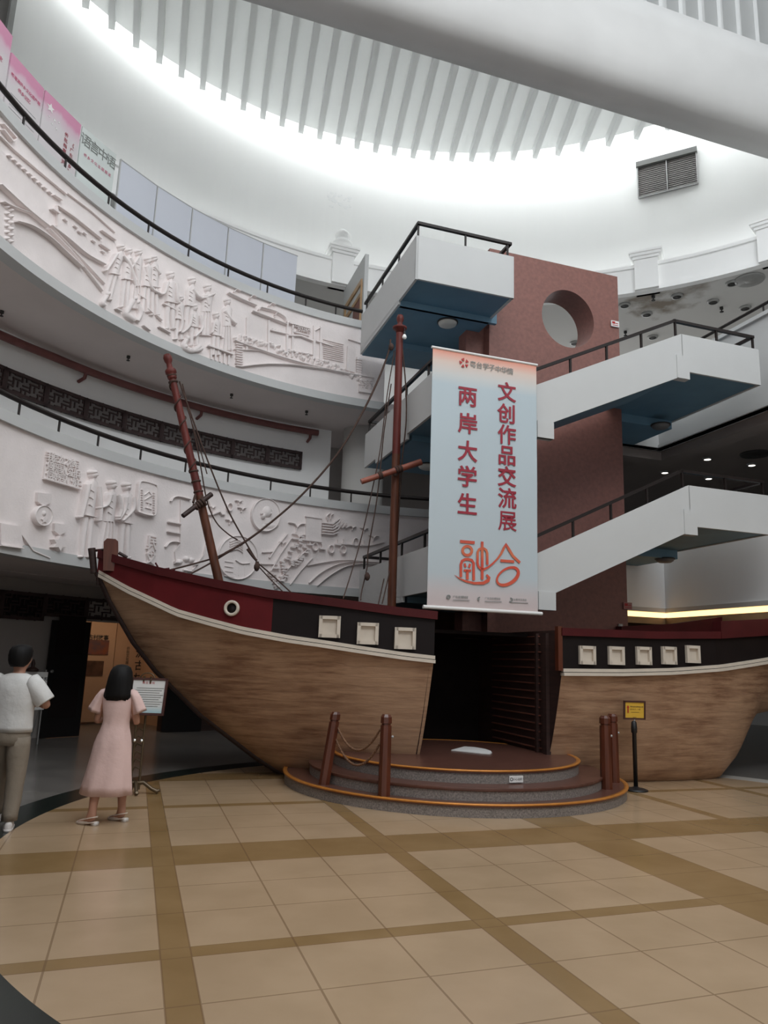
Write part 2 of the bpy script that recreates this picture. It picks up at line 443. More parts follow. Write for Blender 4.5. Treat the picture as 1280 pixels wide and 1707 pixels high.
# ---------------------------------------------------------------- mesh builder
class MB:
    def __init__(s):
        s.v, s.f, s.sm = [], [], []

    def add(s, verts, faces, smooth=False):
        n = len(s.v)
        s.v += [Vector(v) for v in verts]
        s.f += [tuple(i + n for i in f) for f in faces]
        s.sm += [smooth] * len(faces)
        return s

    def box(s, c, size, ax=None):
        """box centred at c, size along the axes ax (three unit vectors)"""
        ax = ax or (Vector((1, 0, 0)), Vector((0, 1, 0)), Vector((0, 0, 1)))
        c = Vector(c)
        vs_ = []
        for dz in (-.5, .5):
            for dx, dy in ((-.5, -.5), (.5, -.5), (.5, .5), (-.5, .5)):
                vs_.append(c + ax[0] * dx * size[0] + ax[1] * dy * size[1] + ax[2] * dz * size[2])
        return s.add(vs_, [(3, 2, 1, 0), (4, 5, 6, 7), (0, 1, 5, 4), (1, 2, 6, 5), (2, 3, 7, 6), (3, 0, 4, 7)])

    def boxpq(s, p0, p1, q0, q1, z0, z1):
        return s.box(pq((p0 + p1) / 2, (q0 + q1) / 2, (z0 + z1) / 2), (p1 - p0, q1 - q0, z1 - z0), (E2, E1, Vector((0, 0, 1))))

    def prism(s, pts, off):
        """closed polygon pts extruded by the vector off"""
        pts = [Vector(p) for p in pts]
        off = Vector(off)
        n = len(pts)
        vs_ = pts + [p + off for p in pts]
        fs = [tuple(reversed(range(n))), tuple(range(n, 2 * n))]
        fs += [(i, (i + 1) % n, n + (i + 1) % n, n + i) for i in range(n)]
        return s.add(vs_, fs)

    def tube(s, pts, r, seg=8, cap=True, smooth=True):
        pts = [Vector(p) for p in pts]
        n = len(pts)
        rs = r if isinstance(r, (list, tuple)) else [r] * n
        t0 = (pts[1] - pts[0]).normalized()
        a = Vector((0, 0, 1)) if abs(t0.z) < .9 else Vector((1, 0, 0))
        nrm = t0.cross(a).normalized()
        vs_, fs = [], []
        for i, p in enumerate(pts):
            t = (pts[min(i + 1, n - 1)] - pts[max(i - 1, 0)]).normalized()
            nrm = (nrm - t * nrm.dot(t)).normalized()
            b = t.cross(nrm)
            for k in range(seg):
                ang = 2 * pi * k / seg
                vs_.append(p + (nrm * cos(ang) + b * sin(ang)) * rs[i])
        for i in range(n - 1):
            for k in range(seg):
                k2 = (k + 1) % seg
                fs.append((i * seg + k, i * seg + k2, (i + 1) * seg + k2, (i + 1) * seg + k))
        s.add(vs_, fs, smooth)
        if cap:
            s.add(vs_[:seg], [tuple(reversed(range(seg)))])
            s.add(vs_[-seg:], [tuple(range(seg))])
        return s

    def lathe(s, c, prof, seg=20, axis=None, smooth=True):
        """prof: list of (radius, height) along axis from c"""
        ax = (axis or Vector((0, 0, 1))).normalized()
        a = Vector((1, 0, 0)) if abs(ax.x) < .9 else Vector((0, 1, 0))
        u = (a - ax * a.dot(ax)).normalized()
        w = ax.cross(u)
        c = Vector(c)
        vs_, fs = [], []
        for r, h in prof:
            for k in range(seg):
                t = 2 * pi * k / seg
                vs_.append(c + ax * h + (u * cos(t) + w * sin(t)) * r)
        for i in range(len(prof) - 1):
            for k in range(seg):
                k2 = (k + 1) % seg
                fs.append((i * seg + k, i * seg + k2, (i + 1) * seg + k2, (i + 1) * seg + k))
        if tuple(prof[0]) != tuple(prof[-1]):
            fs.append(tuple(reversed(range(seg))))
            fs.append(tuple((len(prof) - 1) * seg + k for k in range(seg)))
        return s.add(vs_, fs, smooth)

    def loft(s, rings, smooth=True, cap=(True, True)):
        """rings: equal-length lists of points"""
        n = len(rings[0])
        vs_ = [p for r in rings for p in r]
        fs = []
        for i in range(len(rings) - 1):
            for k in range(n):
                k2 = (k + 1) % n
                fs.append((i * n + k, i * n + k2, (i + 1) * n + k2, (i + 1) * n + k))
        s.add(vs_, fs, smooth)
        if cap[0]:
            s.add(rings[0], [tuple(reversed(range(n)))])
        if cap[1]:
            s.add(rings[-1], [tuple(range(n))])
        return s

    def grid(s, rows, smooth=True):
        n = len(rows[0])
        vs_ = [p for r in rows for p in r]
        fs = [(i * n + k, i * n + k + 1, (i + 1) * n + k + 1, (i + 1) * n + k) for i in range(len(rows) - 1) for k in range(n - 1)]
        return s.add(vs_, fs, smooth)

    def arcwall(s, r0, r1, th0, th1, z0, z1, seg=None, c=HALL):
        """curved wall between two radii, from th0 to th1 (radians)"""
        seg = seg or max(2, int(abs(th1 - th0) / radians(2)))
        vs_, fs = [], []
        for i in range(seg + 1):
            th = th0 + (th1 - th0) * i / seg
            vs_ += [polar(r0, th, z0, c), polar(r1, th, z0, c), polar(r1, th, z1, c), polar(r0, th, z1, c)]
        for i in range(seg):
            a, b = i * 4, (i + 1) * 4
            for k in range(4):
                fs.append((a + k, b + k, b + (k + 1) % 4, a + (k + 1) % 4))
        fs.append((0, 1, 2, 3))
        fs.append((seg * 4 + 3, seg * 4 + 2, seg * 4 + 1, seg * 4))
        return s.add(vs_, fs, False)

    def build(s, name, material, parent=None, base=None, fix=True, smooth_angle=None):
        me = D.meshes.new(name)
        if parent is not None:
            root = parent
            while root.parent:
                root = root.parent
            b = Vector(root.location)
        elif base is not None:
            b = Vector(base)
        else:
            xs = [v.x for v in s.v]; ys = [v.y for v in s.v]; zs = [v.z for v in s.v]
            b = Vector(((min(xs) + max(xs)) / 2, (min(ys) + max(ys)) / 2, min(zs)))
        me.from_pydata([v - b for v in s.v], [], s.f)
        me.update()
        if fix:
            bm = bmesh.new()
            bm.from_mesh(me)
            bmesh.ops.recalc_face_normals(bm, faces=bm.faces)
            bm.to_mesh(me)
            bm.free()
        me.polygons.foreach_set('use_smooth', s.sm)
        me.materials.append(material)
        o = D.objects.new(name, me)
        COL.objects.link(o)
        if parent is not None:
            o.parent = parent
        else:
            o.location = b
        return o


def tag(o, label=None, cat=None, group=None, kind=None):
    if label: o['label'] = label
    if cat: o['category'] = cat
    if group: o['group'] = group
    if kind: o['kind'] = kind
    return o


def thing(name, base, label, cat, group=None):
    o = D.objects.new(name, None)
    COL.objects.link(o)
    o.location = base
    o.empty_display_size = 0.1
    return tag(o, label, cat, group)


def struct(o, label=None):
    o['kind'] = 'structure'
    w = [x for x in o.name.split('.')[0].split('_') if x != 'under']
    if w[0] in ('wall', 'ceiling', 'floor', 'trim') and len(w) > 1:
        o.name = '_'.join(w[1:] + w[:1])      # upper_balcony_wall, round_ceiling, ...
    if label: o['label'] = label
    return o


_font = D.curves.new('lettering', 'FONT')
_font_o = D.objects.new('lettering', _font)
_glyphs = {}


def glyph(ch, bold):
    key = (ch, bold)
    if key not in _glyphs:
        COL.objects.link(_font_o)
        _font.body = ch
        _font.offset = bold
        _font.extrude = 0.004
        _font.align_x = 'CENTER'
        _font.resolution_u = 3
        bpy.context.view_layer.update()
        dg = bpy.context.evaluated_depsgraph_get()
        me = D.meshes.new_from_object(_font_o.evaluated_get(dg))
        _glyphs[key] = ([v.co.copy() for v in me.vertices], [tuple(p.vertices) for p in me.polygons])
        D.meshes.remove(me)
        COL.objects.unlink(_font_o)
    return _glyphs[key]


def put_char(mb, ch, org, ux, uy, un, size, bold=0.0, sx=1.0, mapf=None):
    """org = middle of the character cell"""
    vs_, fs = glyph(ch, bold)
    out = []
    for v in vs_:
        a, b_, c_ = v.x * size * sx, (v.y - 0.36) * size, v.z * size
        out.append(mapf(a, b_, c_) if mapf else org + ux * a + uy * b_ + un * c_)
    mb.add(out, fs)


def put_line(mb, text, org, ux, uy, un, size, step, bold=0.0, vertical=False):
    for i, ch in enumerate(text):
        d = (uy * -1 if vertical else ux) * step * i
        if ch != ' ':
            put_char(mb, ch, org + d, ux, uy, un, size, bold)

# ================================================================= the setting
Z = Vector((0, 0, 1))
deg = radians
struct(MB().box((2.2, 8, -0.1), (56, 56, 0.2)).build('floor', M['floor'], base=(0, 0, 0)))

# round outer wall of the upper hall, open at the top
ow = MB()
ow.arcwall(10.9, 11.15, deg(-180), deg(180), 11.7, 18.7, 180)
struct(ow.build('wall_round_upper', M['dome'], base=HALL))
# flaked plaster patch on the upper wall
fl = MB()
for k in range(26):
    px, py = random.uniform(546, 584), random.uniform(322, 346)
    P = at_r(px, py, 10.9)
    th = theta(P)
    w = random.uniform(.02, .09)
    ux = Vector((-sin(th), cos(th), 0)); un = Vector((-cos(th), -sin(th), 0))
    pts = [P + ux * w * cos(a) * random.uniform(.6, 1.2) + Z * w * .6 * sin(a) * random.uniform(.6, 1.2) for a in [i * 2 * pi / 7 for i in range(7)]]
    fl.prism(pts, un * .004)
struct(fl.build('trim_flaked_plaster', M['bright'], base=HALL))

# ring ledge with its parapet and the ceiling behind it
rg = MB()
rg.arcwall(9.9, 10.05, deg(20), deg(185), 11.02, 11.70)
rg.arcwall(9.84, 10.09, deg(20), deg(185), 11.66, 11.74)
rg.arcwall(9.86, 10.05, deg(20), deg(185), 11.0, 11.12)
rg.arcwall(10.05, 10.95, deg(20), deg(185), 11.4, 11.55)
struct(rg.build('wall_ring_parapet', M['ceil'], base=HALL))
cl = MB()
cl.arcwall(9.95, 24.0, deg(15), deg(128), 11.02, 11.2)
struct(cl.build('ceiling_gallery_upper', M['stained'], base=HALL))
bk = MB()
bk.arcwall(20.0, 20.2, deg(-60), deg(84), 0.0, 11.1)
bk.arcwall(13.0, 13.2, deg(84), deg(128), 6.8, 11.1)
struct(bk.build('wall_gallery_back', M['ceil'], base=HALL))
lw = MB()
lw.arcwall(11.9, 12.1, deg(126), deg(235), 7.0, 11.7)
struct(lw.build('wall_left_upper_gallery', M['white'], base=HALL))

# parapet posts on the ring ledge
def ring_post(px, label, ball, group):
    P = at_r(px, 450, 9.97)
    th = theta(P)
    base = polar(9.97, th, 11.02)
    ux = Vector((-sin(th), cos(th), 0)); un = Vector((cos(th), sin(th), 0))
    t = thing('parapet_post', base, label, 'post', group)
    MB().box(base + Z * .40, (.56, .42, .80), (ux, un, Z)).build('shaft', M['ceil'], t)
    c = MB()
    c.box(base + Z * .84, (.64, .50, .07), (ux, un, Z)).box(base + Z * .91, (.74, .60, .07), (ux, un, Z)).box(base + Z * .97, (.80, .66, .05), (ux, un, Z))
    c.build('cap', M['ceil'], t)
    if ball:
        b = MB()
        b.lathe(base + Z * .99, [(.0, .0), (.12, .0), (.14, .05), (.24, .12), (.26, .2), (.20, .29), (.15, .33), (.17, .36), (.20, .44), (.17, .53), (.09, .6), (0, .62)])
        b.build('ball_finial', M['ceil'], t)
    return t
ring_post(568, 'white parapet post with a round ball finial on the upper ledge', True, 'parapet posts on the upper ledge')
ring_post(1078, 'plain white parapet post on the upper ledge right of the stone stair wall', False, 'parapet posts on the upper ledge')
ring_post(1291, 'white parapet post on the upper ledge cut by the right edge of the photo', False, 'parapet posts on the upper ledge')

# shuttered window high in the round wall
th0, th1 = theta(at_r(1062, 277, 10.9)), theta(at_r(1161, 250, 10.9))
wz0, wz1 = 14.27, 15.29
ux = (polar(10.9, th1, 0) - polar(10.9, th0, 0)).normalized(); un = Vector((ux.y, -ux.x, 0))
wl = (polar(10.9, th1, 0) - polar(10.9, th0, 0)).length
wc = (polar(10.9, th0, 0) + polar(10.9, th1, 0)) / 2
if (HALL - wc).dot(un) < 0: un = -un
wc = wc + un * 0.06
w = struct(MB().box(wc + Z * wz0 - un * .03 + Z * (wz1 - wz0) / 2, (wl, .04, wz1 - wz0), (ux, un, Z)).build('window_1', M['blackhole']))
f = MB()
for a in (-.5, 0, .5):
    f.box(wc + ux * wl * a * .985 + Z * (wz0 + wz1) / 2 + un * .01, (.028, .07, wz1 - wz0), (ux, un, Z))
f.box(wc + Z * wz0 + un * .0, (wl, .05, .015), (ux, un, Z))
f.build('window_frame', M['boardedge'], w)
f = MB(); f.box(wc + Z * (wz1 - .05) + un * .03, (wl + .03, .12, .15), (ux, un, Z)); f.build('shutter_box', M['shutterbox'], w)
for a in (-.25, .25):
    f = MB()
    for k in range(15):
        zz = wz0 + .02 + (wz1 - wz0 - .15) * k / 15
        f.box(wc + ux * wl * a + Z * (zz + .025), (wl * .465, .02, .05), (ux, (un + Z * .35).normalized(), (Z - un * .35).normalized()))
    f.build('roller_shutter', M['shutter'], w)
# grey shutter at the far left top
P = at_r(4, 8, 10.9); th = theta(P); ux = Vector((-sin(th), cos(th), 0)); un = Vector((-cos(th), -sin(th), 0))
w2 = struct(MB().box(P + un * .05 + ux * .30, (.75, .06, 1.3), (ux, un, Z)).build('window_2', M['shutter']))
f = MB()
f.box(P + un * .07 - ux * .13, (.12, .14, 1.4), (ux, un, Z))
f.build('window_frame', M['metalgrey'], w2)

# ribbed ceiling hanging under the roof (far half of the circle), its deep ribs run away from the viewer
RC, RR, RZ = Vector((1.62, 7.97, 0)), 10.1, 15.5
q_beam = 11.0
cpts = []
qc, pc = RC.dot(E1), RC.dot(E2)
half = sqrt(RR ** 2 - (q_beam - qc) ** 2)
a0 = atan2(q_beam - qc, half); a1 = pi - a0
for i in range(61):
    a = a0 + (a1 - a0) * i / 60
    cpts.append(pq(pc + RR * cos(a), qc + RR * sin(a), RZ + .02))
struct(MB().prism(cpts, Z * .02).build('ceiling_round', M['panel'], base=HALL + Z * RZ))
rb = MB()
for k in range(-14, 36):
    p = -1.785 + .518 * k
    if abs(p - pc) >= RR - .3: continue
    qe = qc + sqrt(RR ** 2 - (p - pc) ** 2)
    if qe < q_beam + .3: continue
    pn = p - (p + .6) / 33.0 * (qe - q_beam)      # the ribs fan slightly
    w_ = .07
    rb.prism([pq(p - w_, qe - .02, RZ - .27), pq(p + w_, qe - .02, RZ - .27), pq(pn + w_, q_beam, RZ - .27), pq(pn - w_, q_beam, RZ - .27)], Z * .40)
struct(rb.build('trim_ceiling_ribs', M['ribglow'], base=HALL + Z * RZ))

# great rounded roof beam
prof = [(11.33, 13.0), (11.33, 15.03), (10.9, 15.03), (10.48, 15.0), (10.43, 14.5), (10.42, 14.0), (10.43, 13.65), (10.47, 13.40), (10.54, 13.20), (10.64, 13.07), (10.78, 13.01), (11.0, 13.0)]
bm_ = MB()
ring0 = [pq(-14, q, z) for q, z in prof]; ring1 = [pq(18, q, z) for q, z in prof]
bm_.loft([ring0, ring1], smooth=True)
o = struct(bm_.build('ceiling_beam', M['beam'], base=HALL + Z * 13))
# white louvre wall standing on the beam
struct(MB().boxpq(-14, 18, 10.85, 11.2, 15.0, 18.2).build('wall_clerestory', M['white'], base=HALL + Z * 15))
lv = MB()
for k in range(60):
    p = -12 + .5 * k
    lv.boxpq(p - .05, p + .05, 10.5, 10.88, 15.0, 18.2)
struct(lv.build('trim_clerestory_fins', M['white'], base=HALL + Z * 15))
struct(MB().boxpq(-14, 18, 11.2, 24, 18.7, 18.9).build('ceiling_roof_far', M['ceil'], base=HALL + Z * 17))

# ---------------------------------------------------------------- left balconies
def balcony(name, zt, zb, th0, th1, thm, outer):
    b = MB()
    b.arcwall(7.75, 7.90, th0, th1, zb + .02, zt - .16)
    struct(b.build('wall_%s_balcony' % name, M['relief'], base=HALL))
    b = MB()
    b.arcwall(7.69, 7.98, th0, th1, zt - .17, zt)
    b.arcwall(7.72, 7.95, th0, th1, zb, zb + .17)
    struct(b.build('trim_%s_balcony' % name, M['white'], base=HALL))
    b = MB()
    b.arcwall(7.94, outer, th0, th1, zb + .03, zb + .3)
    struct(b.build('ceiling_under_%s_balcony' % name, M['soffit'], base=HALL))
    b = MB()
    b.arcwall(7.9, outer, th0, th1, zb + .62, zb + .75)
    struct(b.build('floor_%s_balcony' % name, M['grey_wall'], base=HALL))
balcony('upper', 9.06, 7.08, deg(107.2), deg(250), 0, 12.0)
balcony('lower', 4.92, 2.95, deg(94), deg(250), 0, 10.0)

def balcony_rail(th0, th1, z, zc, ths, label):
    base = polar(7.8, (th0 + th1) / 2, zc)
    t = thing('balcony_railing', base, label, 'railing')
    n = 50
    MB().tube([polar(7.79, th0 + (th1 - th0) * i / n, z) for i in range(n + 1)], .042, 8).build('handrail', M['rail'], t)
    for th in ths:
        p = polar(7.79, th, zc - .02)
        MB().tube([p, Vector((p.x, p.y, z))], .018, 6).build('post', M['rail'], t)
ths = [theta(at_r(x, y, 7.79)) for x, y in ((31, 690), (98, 715), (163, 740), (234, 762), (309, 780), (380, 797), (451, 812), (517, 822), (585, 832), (652, 840))]
balcony_rail(deg(92), deg(240), 5.17, 4.92, ths + [deg(178), deg(185), deg(192)], 'dark handrail curving along the lower relief balcony')
ths = [theta(at_r(x, y, 7.79)) for x, y in ((39.8, 198), (110, 266), (182, 327), (248, 376), (315, 413), (381, 448), (446, 477), (510, 497), (560, 510))]
balcony_rail(deg(111.4), deg(240), 9.33, 9.06, ths + [deg(183), deg(190)], 'dark handrail curving along the upper relief balcony')

# corridor of the second floor: wall, carved lattices, round rail, column
cw = MB()
cw.arcwall(9.8, 9.98, deg(111.2), deg(250), 3.55, 7.2)
struct(cw.build('wall_left_corridor', M['bright'], base=HALL))
P = at_r(640, 790, 9.3)
struct(MB().lathe(polar(9.5, deg(106.8), 3.5), [(.5, 0), (.5, 3.7)], 28).build('wall_corridor_column', M['grey_wall']))
struct(MB().arcwall(11.2, 11.4, deg(70), deg(112), 3.5, 7.2).build('wall_corridor_back', M['dim_wall'], base=HALL))
struct(MB().arcwall(9.9, 12.5, deg(84), deg(112), 3.55, 3.7).build('floor_corridor', M['grey_wall'], base=HALL))
struct(MB().arcwall(7.9, 12.5, deg(86), deg(108), 7.12, 7.3).build('ceiling_corridor', M['soffit'], base=HALL))

def lattice_panel(th0, th1, R, z0, z1, label, group, ground=M['latticegrey']):
    um = polar(R, (th0 + th1) / 2, z0)
    thm = (th0 + th1) / 2
    t = thing('lattice_panel', um, label, 'lattice', group)
    un = Vector((-cos(thm), -sin(thm), 0)); ux = Vector((sin(thm), -cos(thm), 0))   # ux points right in the view
    W = (polar(R, th1, 0) - polar(R, th0, 0)).length; Hh = z1 - z0
    c = um + un * .05
    MB().box(c + Z * Hh / 2 - un * .02, (W, .02, Hh), (ux, un, Z)).build('back_board', ground, t)
    f = MB()
    for a in (-.5, .5):
        f.box(c + ux * a * (W - .05) + Z * Hh / 2, (.055, .06, Hh), (ux, un, Z))
    for a in (.03, Hh - .03):
        f.box(c + Z * a, (W, .06, .06), (ux, un, Z))
    f.build('frame', M['lattice'], t)
    l = MB()
    n = max(3, int(W / .17)); s = W / n
    rows = max(2, int(round(Hh / .14))); hs = Hh / rows
    for i in range(n):
        for j in range(rows):
            cc = c + ux * (-W / 2 + s * (i + .5)) + Z * hs * (j + .5)
            if (i + j) % 2:
                l.box(cc - Z * hs * .42, (s * 1.15, .03, .025), (ux, un, Z)).box(cc + Z * hs * .05, (s * .75, .03, .022), (ux, un, Z))
            else:
                l.box(cc - ux * s * .44, (.025, .03, hs * 1.15), (ux, un, Z)).box(cc + ux * s * .06, (.022, .03, hs * .75), (ux, un, Z))
    l.build('fretwork', M['lattice'], t)
    return t
pl = [115.5 + 5.0 * k for k in range(12)]
names = ['rightmost', 'second from the right', 'third from the right', 'fourth from the right', 'fifth from the right', 'sixth from the right', 'seventh from the right', 'eighth from the right', 'leftmost visible']
for k in range(9):
    lattice_panel(deg(pl[k]), deg(pl[k + 1]), 9.78, 6.02, 6.45, 'dark carved lattice panel on the second floor corridor wall, %s' % names[k], 'lattice panels on the corridor wall')

pr = thing('round_rail', polar(9.6, deg(135), 6.8), 'long round red-brown rail fixed under the upper balcony soffit', 'rail')
n = 40
MB().tube([polar(9.58, deg(113.6 + (176 - 113.6) * i / n), 6.93 - .16 * max(0, (i / n - .6) / .4) ** 1) for i in range(n + 1)], .075, 12).build('tube', M['pipe'], pr)
for px, py in ((335, 692), (517, 727), (140, 640)):
    P = at_r(px, py, 9.6); th = theta(P); un = Vector((cos(th), sin(th), 0))
    MB().tube([polar(9.58, th, 6.88), polar(9.60, th, 6.78), polar(9.79, th, 6.74)], .035, 8).build('bracket', M['pipe'], pr)

# sprinklers under the upper balcony
for px, py, l in ((214, 596, 'small ceiling sprinkler under the upper balcony, above the leaning foremast tip on its left'), (386, 659, 'small ceiling sprinkler under the upper balcony, just right of the foremast'), (511, 687, 'small ceiling sprinkler under the upper balcony, nearest the stair'), (3, 521, 'small ceiling sprinkler under the upper balcony at the left edge of the photo')):
    P = at_z(px, py, 7.08)
    t = MB()
    t.lathe(P + Z * -.065, [(0, 0), (.032, 0), (.032, .01), (.010, .014), (.010, .045), (.034, .05), (.034, .10)], 10)
    tag(t.build('sprinkler', M['blackhole']), l, 'sprinkler', 'ceiling sprinklers')

# ---------------------------------------------------------------- ground floor wall with the open exhibition door
gw = MB()
gw.arcwall(10.9, 11.1, deg(141.8), deg(250), 0, 3.1)
gw.arcwall(10.9, 11.1, deg(129.0), deg(141.8), 2.26, 3.1)
struct(gw.build('wall_left_ground', M['dim_wall'], base=HALL))
gw = MB()
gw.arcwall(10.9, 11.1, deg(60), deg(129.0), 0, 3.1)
struct(gw.build('wall_far_ground', M['timber'], base=HALL))  # dark timber colour here partly stands in for shadow beside the doorway
struct(MB().arcwall(9.9, 12.5, deg(86), deg(250), 2.97, 3.2).build('ceiling_ground_floor', M['soffit'], base=HALL))
gl = ['right one over the exhibition doorway', 'middle one over the exhibition doorway', 'over the left doorway jamb', 'over the man', 'at the photo edge']
for k in range(5):
    lattice_panel(deg(130 + 4.6 * k), deg(134.6 + 4.6 * k), 10.88, 2.3 if k < 3 else 2.2, 2.72, 'black carved fretwork panel on the ground floor wall, ' + gl[k], 'fretwork above the ground floor wall', M['dark'] if k > 1 else M['dim_wall'])  # paler ground over the doorway stands in for light from behind
# door: the leaf is swung open against the wall on the left
jl, jr = at_r(147, 1230, 10.9), polar(10.9, deg(129.2), 0)
thj = theta(polar(10.9, deg(138.6), 0))
hinge = polar(10.86, deg(138.7), 0)
ux = (polar(10.86, deg(142.2), 0) - hinge).normalized(); un = Vector((-cos(deg(140)), -sin(deg(140)), 0))
LW = .80
d = struct(MB().box(hinge + ux * LW / 2 + un * .10 + Z * 1.12, (LW, .05, 2.22), (ux, un, Z)).build('door_1', M['dark']))
h = MB(); h.lathe(hinge + ux * (LW - .08) + un * .13 + Z * 1.25, [(0, 0), (.03, 0), (.03, .05), (0, .05)], 10, un); h.build('door_handle', M['metalgrey'], d)
h = MB()
for zz in (.35, 1.55):
    h.box(hinge + ux * LW / 2 + un * .128 + Z * (zz + .4), (LW * .7, .012, .75), (ux, un, Z))
h.build('door_panel', M['blackpaint'], d)
hinge2 = polar(10.84, deg(129.2), 0)
ux2 = (polar(10.84, deg(124), 0) - hinge2).normalized(); un2 = Vector((-cos(deg(127)), -sin(deg(127)), 0))
d = struct(MB().box(hinge2 + ux2 * .45 + un2 * .06 + Z * 1.12, (.9, .05, 2.22), (ux2, un2, Z)).build('door_2', M['dark']))
h = MB(); h.lathe(hinge2 + ux2 * .82 + un2 * .09 + Z * 1.0, [(0, 0), (.03, 0), (.03, .05), (0, .05)], 10, un2); h.build('door_handle', M['metalgrey'], d)
# lit exhibition room behind the door
thd = deg(133.9)
un = Vector((cos(thd), sin(thd), 0)); ux = Vector((sin(thd), -cos(thd), 0))   # ux to the right
rc = polar(10.9, thd, 0)
rm = MB()
rm.box(rc + un * 2.3 + Z * 1.4, (4.4, .1, 2.8), (ux, un, Z))
rm.box(rc + un * 1.25 + ux * 1.5 + Z * 1.4, (.1, 2.2, 2.8), (ux, un, Z))
rm.box(rc + un * 1.25 - ux * 1.6 + Z * 1.4, (.1, 2.2, 2.8), (ux, un, Z))
struct(rm.build('wall_exhibition_room', M['tanwall']))
struct(MB().box(rc + un * 1.25 + Z * 2.85, (4.4, 2.4, .1), (ux, un, Z)).build('ceiling_exhibition_room', M['tanwall']))
l = area('exhibition_room_lamp', rc + un * 1.1 + Z * 2.75, rc + un * 1.5 + Z * 0, 1.6, 1.2, 11, (1.0, 0.78, 0.55))
# printed panel with calligraphy on the back wall and a picture panel on its left
wp = rc + un * 2.22
def on_back(px, py, off=0.0):
    d_ = ray(px, py)
    return EYE + d_ * (((wp - un * off) - EYE).dot(un) / d_.dot(un))
t = thing('calligraphy_panel', wp + ux * .25, 'tan wall panel with black vertical calligraphy inside the lit doorway', 'panel')
MB().box(on_back(231, 1110) + Z * (1.3 - on_back(231, 1110).z), (1.3, .05, 2.5), (ux, un, Z)).build('sheet', M['tanwall'], t)
c = MB()
put_line(c, '潮流古村', on_back(236, 1068, .03), ux, Z, -un, .25, .30, .01, True)
put_line(c, '侨批文化展', on_back(214, 1081, .03), ux, Z, -un, .085, .085, .0, True)
c.build('calligraphy', M['ink'], t)
t = thing('picture_panel', wp - ux * .85, 'tall exhibition panel with two pictures at the left of the lit doorway', 'panel')
pc1 = on_back(166, 1110, .06)
MB().box(pc1 + Z * (1.2 - pc1.z), (.62, .06, 2.3), (ux, un, Z)).build('sheet', M['tanwall'], t)
MB().box(on_back(163, 1079, .10), (.52, .02, .34), (ux, un, Z)).build('picture', mat('orange_blue_picture_print', (0.30, 0.09, 0.04), .5, col2=(0.08, 0.07, 0.09), scale=4), t)
MB().box(on_back(158, 1114, .10), (.40, .02, .34), (ux, un, Z)).build('picture', mat('dark_boat_picture_print', (0.06, 0.03, 0.02), .5, col2=(0.16, 0.08, 0.05), scale=5), t)
c = MB(); put_line(c, '古村故事', on_back(151, 1062, .10), ux, Z, -un, .13, .125, .01); c.build('heading', M['ink'], t)

# ---------------------------------------------------------------- right wing: deep galleries with an L-shaped edge
WP, WQ = 11.13, 13.73
def wing(name, zb, zt, fascia, soff):
    f = MB()
    f.boxpq(WP, WP + .18, -8, WQ + .18, zb, zt)
    f.boxpq(8.2, WP, WQ, WQ + .18, zb, zt)
    struct(f.build('wall_%s_gallery_edge' % name, fascia, base=pq(WP, WQ, zb)))
    f = MB()
    f.boxpq(WP + .1, 26, -8, 27, zb + .02, zb + .3)
    f.boxpq(6.2, WP + .1, WQ + .1, 27, zb + .02, zb + .3)
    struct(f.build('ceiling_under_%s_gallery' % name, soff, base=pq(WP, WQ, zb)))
    f = MB()
    f.boxpq(WP + .1, 26, -8, 27, zb + .9, zb + 1.0)
    f.boxpq(6.2, WP + .1, WQ + .1, 27, zb + .9, zb + 1.0)
    struct(f.build('floor_%s_gallery' % name, M['grey_wall'], base=pq(WP, WQ, zb)))
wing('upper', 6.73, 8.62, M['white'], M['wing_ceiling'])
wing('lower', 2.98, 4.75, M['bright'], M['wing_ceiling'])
# shadow-gap moulding under the upper gallery edge
f = MB()
f.boxpq(WP + .30, WP + .75, -8, WQ + .75, 6.55, 6.75).boxpq(8.2, WP + .3, WQ + .30, WQ + .75, 6.55, 6.75)
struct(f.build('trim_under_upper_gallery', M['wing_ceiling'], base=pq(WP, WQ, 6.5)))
f = MB()
f.boxpq(WP + .02, WP + .20, -8, WQ + .2, 6.73, 6.80).boxpq(8.2, WP, WQ - .03, WQ + .2, 6.73, 6.80)
f.boxpq(WP - .05, WP + .02, -8, WQ + .02, 6.73, 6.79)
struct(f.build('trim_upper_gallery_lip', M['white'], base=pq(WP, WQ, 6.5)))
f = MB()
f.boxpq(WP - .06, WP + .25, -8, WQ + .2, 8.56, 8.64)
struct(f.build('trim_upper_gallery_cap', M['white'], base=pq(WP, WQ, 6.5)))
# handrail of the upper gallery
t = thing('gallery_railing', pq(WP + .1, 11.0, 8.62), 'dark handrail rising towards the right edge on the white upper gallery wall', 'railing')
MB().tube([pq(WP + .1, 13.8, 8.88), pq(WP + .1, 5, 8.88)], .035, 8).build('handrail', M['rail'], t)
for q in (13.2, 11.9, 10.6, 9.3):
    MB().tube([pq(WP + .1, q, 8.6), pq(WP + .1, q, 8.88)], .018, 6).build('post', M['rail'], t)
